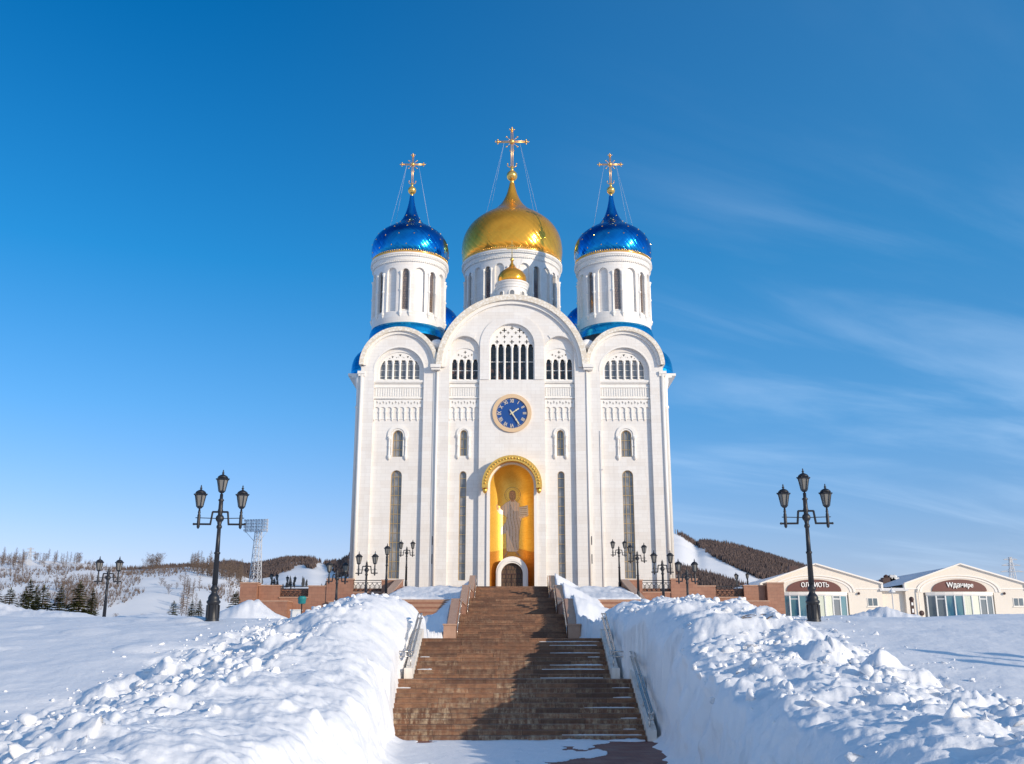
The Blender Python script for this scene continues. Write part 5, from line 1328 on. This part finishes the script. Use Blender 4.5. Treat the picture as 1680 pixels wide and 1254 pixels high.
# the far wood itself: upright spiky crowns
def spikes(name, px, py, pz, hgt, wid, mat, label, seed=5):
    r = np.random.RandomState(seed); n = len(px); a = r.rand(n) * 6.28
    V = np.zeros((n, 8, 3)); F = []
    for k in range(3):
        V[:, k, 0] = px + wid * .55 * np.cos(a + k * 2.09); V[:, k, 1] = py + wid * .55 * np.sin(a + k * 2.09); V[:, k, 2] = pz + hgt * .12
        V[:, k + 3, 0] = px + wid * .45 * np.cos(a + .5 + k * 2.09); V[:, k + 3, 1] = py + wid * .45 * np.sin(a + .5 + k * 2.09); V[:, k + 3, 2] = pz + hgt * (.55 + .1 * r.rand(n))
    V[:, 6] = np.stack([px + .1 * wid * (r.rand(n) - .5), py, pz + hgt], -1); V[:, 7] = np.stack([px, py, pz - .5], -1)
    f = []
    for k in range(3): j = (k + 1) % 3; f += [(k, j, j + 3), (k, j + 3, k + 3), (k + 3, j + 3, 6), (j, k, 7)]
    F = (np.array(f)[None] + (np.arange(n) * 8)[:, None, None]).reshape(-1, 3)
    return tag(mesh_np(name, V.reshape(-1, 3), F, mat), label, 'wood', kind='stuff')
r = np.random.RandomState(11); n = 190000
y = 760 + 760 * r.rand(n) ** .8; u = np.where(r.rand(n) < .5, -.42 + .32 * r.rand(n), .10 + .24 * r.rand(n)); x = u * y
k = (r.rand(n) < wood_f(x, y) ** 1.5 * 1.0) & ((u < -.10) | (u > .12)); x, y = x[k], y[k]; z = hill_f(x, y)
spikes('leafless_wood', x, y, z, 3.5 + 5.0 * r.rand(len(x)) ** 1.5, .7 + .9 * r.rand(len(x)), 'wood_far', 'brown leafless woods covering the far hills')
n = 2200; y = 900 + 480 * r.rand(n); u = np.where(r.rand(n) < .5, -.31 + .14 * r.rand(n), -.165 + .03 * r.rand(n)); x = u * y; z = hill_f(x, y); e = z / y
k = (fbm(x * .016, y * .010, 3, 160) > .06) & (e < .060); x, y, z = x[k], y[k], z[k]
spikes('dark_fir_wood', x, y, z, 5 + 7 * r.rand(len(x)), 2.0 + 1.2 * r.rand(len(x)), 'wood_dark', 'dark fir wood low on the far left hills')

# ---------------------------------------------------------------- trees
def spruce(seed, H, Wd, tiers):
    """trunk plus drooping whorled branches, each fledged with small needle sprays"""
    r = random.Random(seed); t = bpy.data.objects.new('spruce_tree', None); COL.objects.link(t)
    b = MB(); b.tube([(0, 0, -1), (.03, 0, H * .4), (0, .03, H * .96)], H * .014 + .03, 6, True, .012); b.build('trunk', 'bark', t)
    V = []; F = []
    def leaf(p, d, w, L):
        u = d.cross(Vector((r.uniform(-.3, .3), r.uniform(-.3, .3), 1))).normalized() * w; n = len(V)
        V.extend([p - u * .5, p + u * .5, p + d * L + u * .15 + Vector((0, 0, r.uniform(-.3, .1) * L)), p + d * L * .9 - u * .25]); F.append((n, n + 1, n + 2, n + 3))
    z = H * .05
    while z < H * .985:
        f = z / H; rad = Wd * (1 - f) ** .85 * r.uniform(.78, 1.12) + .06; nb = int(5 + 6 * (1 - f))
        for k in range(nb):
            a = 2 * math.pi * (k + r.random()) / nb; L = rad * r.uniform(.65, 1.1)
            d = Vector((math.cos(a), math.sin(a), 0)); s = max(4, int(L / .11))
            for j in range(s):
                q = (j + .5) / s; p = d * L * q + Vector((0, 0, z + L * (.22 * q - .62 * q * q + .18 * q ** 4)))
                sw = L * .34 * (1 - q) ** .6 + .07
                side = Vector((-d.y, d.x, 0))
                for sg_ in (-1, 1):
                    dd = (d * .75 + side * sg_ * r.uniform(.5, 1.1) + Vector((0, 0, r.uniform(-.35, .12)))).normalized()
                    leaf(p, dd, .14 + .10 * r.random(), sw * r.uniform(.8, 1.3))
            leaf(d * L * .9 + Vector((0, 0, z - .22 * L)), (d + Vector((0, 0, .25))).normalized(), .15, .2 * L + .08)
        z += H / tiers * r.uniform(.8, 1.2) * (.55 + .6 * (1 - f))
    for k in range(10): leaf(Vector((0, 0, H * (.93 + .05 * r.random()))), Vector((r.uniform(-.4, .4), r.uniform(-.4, .4), 1)).normalized(), .05, .25)
    mesh_np('crown', [tuple(v) for v in V], F, 'needle', t)
    return t
def bare(seed, H, spread, kind='larch'):
    r = random.Random(seed); t = bpy.data.objects.new('bare_tree', None); COL.objects.link(t)
    b = MB(); top = Vector((r.uniform(-.3, .3), r.uniform(-.3, .3), H)); b.tube([(0, 0, -1), top * .5 + Vector((r.uniform(-.2, .2), 0, 0)), top], H * .013 + .03, 5, True, .02); b.build('trunk', 'bark', t)
    V = []; F = []
    def twig(p, q, w):
        d = (q - p); u = d.cross(Vector((r.uniform(-1, 1), r.uniform(-1, 1), .2))).normalized() * w; n = len(V); V.extend([p - u, p + u, q]); F.append((n, n + 1, n + 2))
    nbr = 46
    for k in range(nbr):
        f = .12 + .86 * (k + r.random()) / nbr; a = r.uniform(0, 6.28); p = top * f
        L = spread * ((1 - f) ** .7 if kind == 'larch' else math.sin(min(1, (f - .05) * 1.1) * math.pi) ** .7 + .1) * r.uniform(.6, 1.15) + .2
        up_ = .15 if kind == 'larch' else .9
        q = p + Vector((math.cos(a) * L, math.sin(a) * L, L * up_)); twig(p, q, .035)
        for j in range(9):
            g_ = r.uniform(.2, 1); s = p.lerp(q, g_); e = s + Vector((r.uniform(-1, 1), r.uniform(-1, 1), r.uniform(-.2, 1))) * L * .42 * (1.2 - g_ * .6); twig(s, e, .024)
            for m_ in range(2): s2 = s.lerp(e, r.random()); twig(s2, s2 + Vector((r.uniform(-1, 1), r.uniform(-1, 1), r.uniform(0, 1))) * L * .2, .018)
    mesh_np('crown', [tuple(v) for v in V], F, 'twig', t)
    return t
SP = [spruce(21, 4.6, 1.5, 20), spruce(22, 4.2, 1.75, 17), spruce(23, 5.4, 1.35, 26)]
used = [0, 0, 0]
def put_spruce(v, x, y, z, s, rz, label, group='spruces behind the snow field'):
    o = SP[v] if not used[v] else copy_tree(SP[v]); used[v] = 1
    o.location = (x, y, z); o.scale = (s * 1.25, s * 1.25, s); o.rotation_euler = (0, 0, rz); return tag(o, label, 'spruce tree', group)
def at(px, Y): return (px - 840) / 1629 * Y * .985
SPL = [(-4, 955, 74, 1, 'bushy spruce cut by the left edge of the photo'), (22, 965, 76, 1, 'small yellowish spruce second from the left edge'), (45, 972, 80, 1, 'smallest spruce in the left row, third from the left edge'),
       (76, 962, 72, 1, 'broad olive spruce fourth from the left edge'), (104, 962, 73, 0, 'leaning olive spruce fifth from the left edge'), (135, 956, 70, 1, 'largest dark green spruce left of the two-lantern lamp'),
       (157, 967, 71, 2, 'slim dark spruce just left of the two-lantern lamp'), (290, 987, 84, 1, 'small dark blue-green spruce between the two left lamp posts'), (390, 972, 92, 1, 'round green young spruce before the floodlight mast'),
       (53, 951, 118, 2, 'thin dark fir standing behind the spruce row at the left'), (64, 962, 120, 2, 'short thin fir behind the spruce row at the left'), (320, 985, 100, 2, 'narrow dark fir right of the small blue-green spruce'), (332, 985, 102, 2, 'narrow dark fir closer to the tall left lamp post')]
HS = [4.6, 4.2, 5.4]
for i, (px, top, Y, v, lab) in enumerate(SPL):
    el = R(PITCH) - math.atan((top - 627) / 1629); zt = EYE + Y * math.tan(el); zb = 3.5 if Y < 95 else 3.2; s = (zt - zb) / HS[v]
    put_spruce(v, at(px, Y), Y, zb, s, i * 1.3, lab)
# the park trees behind the photographer, mirrored in the domes
rr_ = random.Random(9)
for i in range(44):
    x = -135 + i * 6.3 + rr_.uniform(-2, 2); y = -66 + rr_.uniform(-9, 9)
    put_spruce(rr_.randrange(3), x, y, -.4, rr_.uniform(2.8, 4.6), rr_.uniform(0, 6), 'tall dark spruce of the park behind the photographer', 'park spruces behind the photographer')
BT = [bare(31, 7, 1.7), bare(32, 8, 1.9), bare(33, 6.5, 2.4, 'round'), bare(34, 6, 2.6, 'round')]
ub = [0] * 4
def put_bare(v, x, y, z, s, label='leafless larch on the snowy left hillside', group='bare trees on the left hillside'):
    o = BT[v] if not ub[v] else copy_tree(BT[v]); ub[v] = 1
    o.location = (x, y, z); o.scale = (s, s, s); o.rotation_euler = (0, 0, x * 7 % 6.28); tag(o, label, 'bare tree', group)
r = random.Random(17); cnt = 0
def hz(x, y): return float(hill_l(np.array([[float(x)]]), np.array([[float(y)]]))[0, 0])
# clumps placed where the photo shows them: (px0, px1, y0, y1, count, variants, scale)
for px0, px1, ya_, yb2, n, vs_, s0 in [(0, 40, 500, 545, 18, (0, 1), 1.1), (40, 130, 545, 570, 26, (0, 1, 3), .85), (0, 45, 190, 260, 9, (0, 1), .8), (60, 100, 270, 330, 15, (0, 1), 1.15), (95, 125, 380, 440, 9, (0, 1), 1.2),
                                  (120, 165, 380, 430, 16, (2, 3), .95), (170, 200, 240, 300, 7, (2, 3), .7), (195, 245, 150, 175, 9, (2, 3), .80), (235, 275, 140, 160, 6, (2, 3), .5), (240, 262, 545, 570, 8, (2, 3), 1.2),
                                  (300, 335, 380, 480, 15, (0, 1), 1.0), (310, 400, 500, 570, 70, (0, 1), 1.15), (300, 345, 150, 200, 10, (0, 1), .62), (355, 385, 140, 170, 7, (0, 1), .62), (260, 300, 420, 520, 6, (2, 3), .6), (10, 300, 300, 560, 26, (0, 1, 2, 3), .55)]:
    for k in range(n):
        px = r.uniform(px0, px1); Y = r.uniform(ya_, yb2); x = at(px, Y); put_bare(r.choice(vs_), x, Y, hz(x, Y) - .2, s0 * r.uniform(.7, 1.2)); cnt += 1
# low scrub between them
rn = np.random.RandomState(4); n = 12000
y = 230 + 340 * rn.rand(n); u = -.56 + .36 * rn.rand(n); x = u * y
k = fbm(x * .02, y * .016, 4, 130) > .04; x, y = x[k], y[k]; z = hill_l(x, y)
def brush(name, px, py, pz, hg, mat, label, per=11):
    r = np.random.RandomState(8); n = len(px); V = np.zeros((n, per, 3, 3)); a = 6.28 * r.rand(n, per); sp_ = .55 * r.rand(n, per) * hg[:, None]; hh = hg[:, None] * (.5 + .6 * r.rand(n, per)); w = .045
    V[:, :, 0] = np.stack([px[:, None] - w + 0 * a, py[:, None] + 0 * a, pz[:, None] - .2 + 0 * a], -1); V[:, :, 1] = np.stack([px[:, None] + w + 0 * a, py[:, None] + 0 * a, pz[:, None] - .2 + 0 * a], -1)
    V[:, :, 2] = np.stack([px[:, None] + sp_ * np.cos(a), py[:, None] + sp_ * np.sin(a), pz[:, None] + hh], -1)
    return tag(mesh_np(name, V.reshape(-1, 3), np.arange(n * per * 3).reshape(-1, 3), mat), label, 'scrub', kind='stuff')
brush('hill_scrub', x, y, z, .8 + 3.4 * rn.rand(len(x)) ** 2.5, 'twig', 'low brushwood scattered over the left hillside')
# ---------------------------------------------------------------- lattice masts on the skyline
def pylon(x, y, z, H, label):
    t = empty('power_pylon', (x, y, z), label, 'pylon'); b = MB()
    for sx in (-1, 1):
        for sy in (-1, 1): b.tube([(sx * H * .09, sy * H * .09, 0), (sx * H * .015, sy * H * .015, H)], H * .007, 4, False)
    for k in range(8):
        t0, t1 = k / 8, (k + 1) / 8; w0, w1 = H * (.09 - .075 * t0), H * (.09 - .075 * t1)
        for sy in (-1, 1): b.tube([(-w0, sy * w0, H * t0), (w1, sy * w1, H * t1)], H * .005, 4, False).tube([(w0, sy * w0, H * t0), (-w1, sy * w1, H * t1)], H * .005, 4, False)
    b.build('tower', 'galv', t); b = MB()
    for zf, w in ((.72, .22), (.84, .18), (.95, .13)): b.tube([(-H * w, 0, H * zf), (H * w, 0, H * zf)], H * .009, 4, False).tube([(-H * w, 0, H * zf), (0, 0, H * (zf + .05)), (H * w, 0, H * zf)], H * .005, 4, False)
    b.build('cross_arm', 'galv', t)
pylon(at(1660, 330), 330, 14, 17, 'distant lattice power pylon above the right shop roof')
pylon(at(46, 540), 540, 38, 16, 'thin distant pylon on the ridge at the far left')

# ---------------------------------------------------------------- shops on the right
YB = 120.0
def Zp(y): 
    el = R(PITCH) - math.atan((y - 627) / 1629); return EYE + YB * math.tan(el)
def Xp(x, y): 
    v = (627 - y) / 1629; t = YB / (math.cos(R(PITCH)) - v * math.sin(R(PITCH))); return t * (x - 840) / 1629
def shop(xa, xc, xb, sign, nm, lab, hidden_left):
    ze = Zp(958); za = Zp(926); zc0 = Zp(966); zg = 3.2
    X0, XC, X1 = Xp(xa, 960), Xp(xc, 930), Xp(xb, 960)
    t = empty('shop_building', (XC, YB, zg), lab, 'shop')
    BW = 3.95
    out = [(X0, zg - .8), (X1, zg - .8), (X1, ze - .1), (X1 - .3, ze + .1), (XC, za), (X0 + .3, ze + .1), (X0, ze - .1)]
    bay = [(XC - 4.1 - .55, zg - .7), (XC + 3.7, zg - .7), (XC + 3.7, Zp(973)), (XC - 4.1 - .55, Zp(973))]
    sub(plate('wall', [out, bay], YB, .4, 'cream'), t)
    b = MB(); b.box(X0 + .02, X1 - .02, YB + .41, YB + 34, zg - .8, ze - .4); sub(b.build('side_wall', 'cream'), t)
    # roof in two snow covered planes, with ridge running back
    b = MB(); v = []
    for yy in (YB + .1, YB + 34): v += [(X0 + .1, yy, ze - .05), (XC, yy, za - .12), (X1 - .1, yy, ze - .05)]
    b.add(v, [(0, 1, 4, 3), (1, 2, 5, 4)]); sub(b.build('roof', 'snow_far'), t)
    b = MB()
    for (p, q) in (((X0 - .1, ze + .02), (XC, za + .05)), ((XC, za + .05), (X1 + .1, ze + .02))):
        d = Vector((q[0] - p[0], 0, q[1] - p[1])); L = d.length / 2; d.normalize(); nrm = Vector((-d.z, 0, d.x))
        b.obox(((p[0] + q[0]) / 2, YB - .08, (p[1] + q[1]) / 2), d * L, (0, .22, 0), nrm * .08)
    for s_, X_ in ((-1, X0), (1, X1)): b.box(X_ - .12, X_ + .12, YB - .2, YB + .3, ze - .75, ze + .02)
    b.box(X0, XC - 5.0, YB - .07, YB - .001, zc0 - .09, zc0 + .09).box(XC + 4.5, X1, YB - .07, YB - .001, zc0 - .09, zc0 + .09)
    sub(b.build('cornice', 'cream_trim'), t)
    # arched moulding over the sign
    cz = Zp(972); sub(plate('arch_moulding', [[(XC - .45 + 5.0 * math.cos(math.pi * k / 40), cz + 2.05 * math.sin(math.pi * k / 40)**.9) for k in range(41)] + [(XC - .45 + 4.75 * math.cos(math.pi * k / 40), cz + 1.90 * math.sin(math.pi * k / 40)**.9) for k in range(40, -1, -1)]], YB - .10, .11, 'cream_trim'), t)
    sub(plate('arch_moulding', [[(XC - .45 + 4.6 * math.cos(math.pi * k / 40), cz + 1.78 * math.sin(math.pi * k / 40)**.9) for k in range(41)] + [(XC - .45 + 4.35 * math.cos(math.pi * k / 40), cz + 1.62 * math.sin(math.pi * k / 40)**.9) for k in range(40, -1, -1)]], YB - .06, .07, 'cream_trim'), t)
    xs = XC - .35; zs0, zs1 = Zp(970.5), Zp(951)
    sb = sub(plate('sign_board', [[(xs + 3.22 * math.cos(math.pi * k / 40), zs0 + (zs1 - zs0) * math.sin(math.pi * k / 40)**.85) for k in range(41)]], YB - .14, .13, 'sign_brown'), t)
    me = text_mesh(sign, .86 if sign[0] == 'W' else .76, .03, 0.0, 0.0, sx=.84); me.transform(Matrix.Translation((xs + (.05 if sign[0] == 'W' else .1), YB - .22, Zp(960.5))))
    bb_ = bmesh.new(); bb_.from_mesh(me); me2 = me.copy(); me2.transform(Matrix.Translation((.035, .004, .012))); bb_.from_mesh(me2); bb_.to_mesh(me); bb_.free(); o = link_mesh('lettering', me, 'letter', sb)
    o.matrix_parent_inverse = Matrix.Translation(-Vector(t.location)); o.location = (0, 0, 0)
    o.matrix_parent_inverse = Matrix.Identity(4); o.location = -Vector(sb.location) - Vector(t.location)
    # bowed glazed shop front
    n = 8; Rb = 7.6; ha = math.asin(3.85 / Rb); cxb = XC - .45; zt = Zp(977); zb = zg - .3
    f = MB(); gl = []
    for k in range(n + 1):
        a = -ha + 2 * ha * k / n; x = cxb + Rb * math.sin(a); yy = YB + Rb * math.cos(ha) - Rb * math.cos(a) - .05
        f.box(x - .07, x + .07, yy - .09, yy + .09, zb, zt)
        if k < n:
            a2 = -ha + 2 * ha * (k + 1) / n; x2 = cxb + Rb * math.sin(a2); y2 = YB + Rb * math.cos(ha) - Rb * math.cos(a2) - .05
            for zz in (zb + .1, zb + (zt - zb) * .50, zt - .06) + ((zt - .45,) if k in (1, 6) else ()): f.add([(x, yy - .06, zz - .05), (x2, y2 - .06, zz - .05), (x2, y2 - .06, zz + .05), (x, yy - .06, zz + .05), (x, yy + .04, zz - .05), (x2, y2 + .04, zz - .05), (x2, y2 + .04, zz + .05), (x, yy + .04, zz + .05)], [(0, 1, 2, 3), (5, 4, 7, 6), (3, 2, 6, 7), (1, 0, 4, 5)])
            q = MB(); q.add([(x, yy, zb), (x2, y2, zb), (x2, y2, zt), (x, yy, zt)], [(0, 1, 2, 3)])
            mt_ = (['glass_teal', 'glass_teal', 'glass_teal', 'blind', 'blind', 'blind', 'glass_slate', 'glass_teal'] if sign[0] != 'W' else ['glass_slate', 'glass_slate', 'glass_teal', 'glass_teal', 'blind', 'blind', 'glass_slate', 'glass_slate'])[k]
            sub(q.build('shop_window', mt_), t)
    sub(f.build('window_frame', 'white_metal'), t)
    f = MB(); vs = []
    for k in range(n + 1):
        a = -ha * 1.02 + 2.04 * ha * k / n; x = cxb + (Rb + .1) * math.sin(a); yy = YB + Rb * math.cos(ha) - (Rb + .18) * math.cos(a) - .05
        vs += [(x, yy, zt), (x, yy, Zp(972)), (x, YB + .1, Zp(972)), (x, YB + .1, zt)]
    for k in range(n):
        for j in range(4): f.add([], []); 
    f.add(vs, [(4 * k + j, 4 * k + 4 + j, 4 * k + 4 + (j + 1) % 4, 4 * k + (j + 1) % 4) for k in range(n) for j in range(4)] + [(0, 1, 2, 3), (4 * n, 4 * n + 1, 4 * n + 2, 4 * n + 3)])
    sub(f.build('canopy', 'cream_trim'), t)
    for dx_ in (-8.35, 5.6):
        if X0 + .4 < XC + dx_ - .7 and XC + dx_ + .7 < X1 + 3:
            q = MB(); x = XC + dx_ + (.9 if dx_ > 0 else 0)
            if x - .7 < X0 or x + .7 > X1: continue
            q.box(x - .62, x + .62, YB - .05, YB + .05, Zp(995), Zp(981)).box(x - .7, x + .7, YB - .1, YB - .051, Zp(995) - .1, Zp(995))
            w_ = sub(q.build('window', 'cream_trim'), t)
            g2 = MB(); g2.box(x - .53, x - .05, YB - .07, YB - .052, Zp(994), Zp(982)).box(x + .05, x + .53, YB - .07, YB - .052, Zp(994), Zp(982)); o = g2.build('pane', 'glass_slate'); o.parent = w_; o.location = -Vector(w_.location) - Vector(t.location)
    q = MB(); q.tube([(XC - 5.35, YB - .15, zc0), (XC - 5.3, YB - .25, zc0 - .3), (XC - 5.3, YB - .18, zg)], .06, 6); sub(q.build('downpipe', 'cream_trim'), t)
    q = MB(); q.ball((XC + 4.9, YB - .15, Zp(974)), .16, 8, 6); sub(q.build('wall_lamp', 'dark_brown'), t)
    return t, X0, XC, X1, ze, za
s1 = shop(1248, 1337, 1446, 'ОЛМИОТЬ', 'a', 'cream gabled shop with a brown arched sign beside the granite pillar, left one of two', True)
s2 = shop(1484, 1574, 1682, 'Wданиpe', 'b', 'cream gabled shop at the right edge of the photo, the right one of two', False)
# link between the shops, its snowy valley roof and rooftop fans
lk = empty('link_block', ((s1[3] + s2[1]) / 2, YB + .6, 3.2), 'low cream link with a snowy valley roof between the two shops', 'building')
b = MB(); b.box(s1[3] - .1, s2[1] + .1, YB + .5, YB + 8, 2.4, Zp(964)); sub(b.build('wall', 'cream'), lk)
b = MB(); b.add([(s1[3] - .6, YB - .0, Zp(963)), (s2[1] + .4, YB - .0, Zp(966)), (s2[1] + 4.5, YB + 32, Zp(942)), (s1[3] - 3, YB + 32, Zp(943))], [(0, 1, 2, 3)]); b.box(s1[3] - .3, s2[1] + .3, YB - .15, YB + .6, Zp(968), Zp(965.2)); sub(b.build('roof', 'snow_far'), lk)
b = MB(); b.box(s1[3] - .3, s2[1] + .3, YB - .25, YB - .16, Zp(970), Zp(967.5)); sub(b.build('gutter', 'galv'), lk)
for i, (px, w, m_, lab) in enumerate([(1466, .9, 'dark_brown', 'dark red rooftop box on the snowy valley roof'), (1474, .45, 'galv', 'small grey rooftop fan beside the dark red box'), (1480, .7, 'white_metal', 'white rooftop unit on the snowy valley roof')]):
    b = MB(); x = Xp(px, 944) * 1.1; z = Zp(950); b.box(x - w * .8, x + w * .8, YB + 14, YB + 15.5, z, z + .9).box(x - w * .6, x + w * .6, YB + 14.2, YB + 15.3, z + .9, z + 1.1 + .3 * (i == 1)).lathe([(.3, z + 1.1), (.38, z + 1.3), (.1, z + 1.5)], (x, YB + 14.7, 0), 8)
    tag(b.build('rooftop_unit', m_), lab, 'roof unit')
b = MB(); x = Xp(1276, 940); b.lathe([(.35, 7.6), (.35, 9.3), (.62, 9.35), (.62, 9.6), (.3, 9.75)], (x + 1.3, YB + 12, 0), 12); tag(b.build('roof_vent', 'white_metal'), 'white round vent on the left slope of the nearer shop roof', 'vent')
b = MB(); x = Xp(1312, 930); b.box(x + 1.5, x + 2.7, YB + 10, YB + 11, 8.2, Zp(923) + .35); tag(b.build('chimney', 'dark_brown'), 'small dark chimney behind the ridge of the nearer shop', 'chimney')
# things standing before the shops
q = empty('street_light', (Xp(1466, 1000) * .9, YB - 12, 4.5), 'slender grey street light with a drooping head between the shops', 'street light')
b = MB(); b.tube([(0, 0, -.5), (0, 0, 3.75)], .08, 8, True, .055); b.build('pole', 'galv', q)
b = MB(); b.lathe([(.05, 3.75), (.33, 3.8), (.38, 3.88), (.2, 4.0), (.08, 4.15), (.02, 4.35)], (0, 0, 0), 12); b.build('lamp_head', 'white_metal', q)
q = empty('wooden_post', (Xp(1497, 1000) * .9, YB - 12, 4.5), 'thick dark brown post with white holes before the second shop', 'post')
b = MB(); b.box(-.17, .17, -.12, .12, -.5, 3.0); b.ball((0, 0, 3.1), .26, 10, 7); b.build('post', 'dark_brown', q)
b = MB(); b.box(-.10, .10, -.14, -.121, 2.45, 2.75).box(-.09, .09, -.14, -.121, 1.7, 2.1); b.build('marking', 'letter', q)
q = empty('small_sign', (Xp(1512, 1005) * .9, YB - 12, 5.1), 'small dark round sign on a short stake in the snow', 'sign')
b = MB(); b.tube([(0, 0, -.4), (0, 0, .9)], .04, 6); b.build('stake', 'dark_brown', q)
b = MB(); b.lathe([(.01, -.04), (.28, -.03), (.28, .03), (.01, .04)], (0, 0, 0), 12); b.v = [(x, z_, y_ + 1.05) for x, y_, z_ in b.v]; b.build('plate', 'dark_brown', q)
# small things by the left terrace wall
q = empty('waste_bin', (-15.3, 74, 5.25), 'small teal covered bin on a post before the left terrace wall', 'bin')
b = MB(); b.lathe([(.2, .5), (.28, .55), (.3, .85), (.36, .9), (.2, 1.05)], (0, 0, 0), 10); b.build('bin', 'teal_paint', q)
b = MB(); b.tube([(0, 0, -1.6), (0, 0, .6)], .05, 6); b.build('post', 'iron', q)
b = MB(); b.box(-.35, .35, -.25, .25, 0, .7).box(-.4, .4, -.3, .3, .7, .78); o = b.build('utility_box', 'white_metal'); o.location = (-15.9, 75, 4.6); tag(o, 'white utility box beside the teal bin', 'box')
b = MB(); b.tube([(0, 0, -1), (0, 0, 1.3), (-.35, 0, 1.3)], .10, 8); o = b.build('vent_pipe', 'dark_brown'); o.location = (-22.6, 96.9, 4.6); tag(o, 'short dark bent pipe before the left terrace wall', 'pipe')
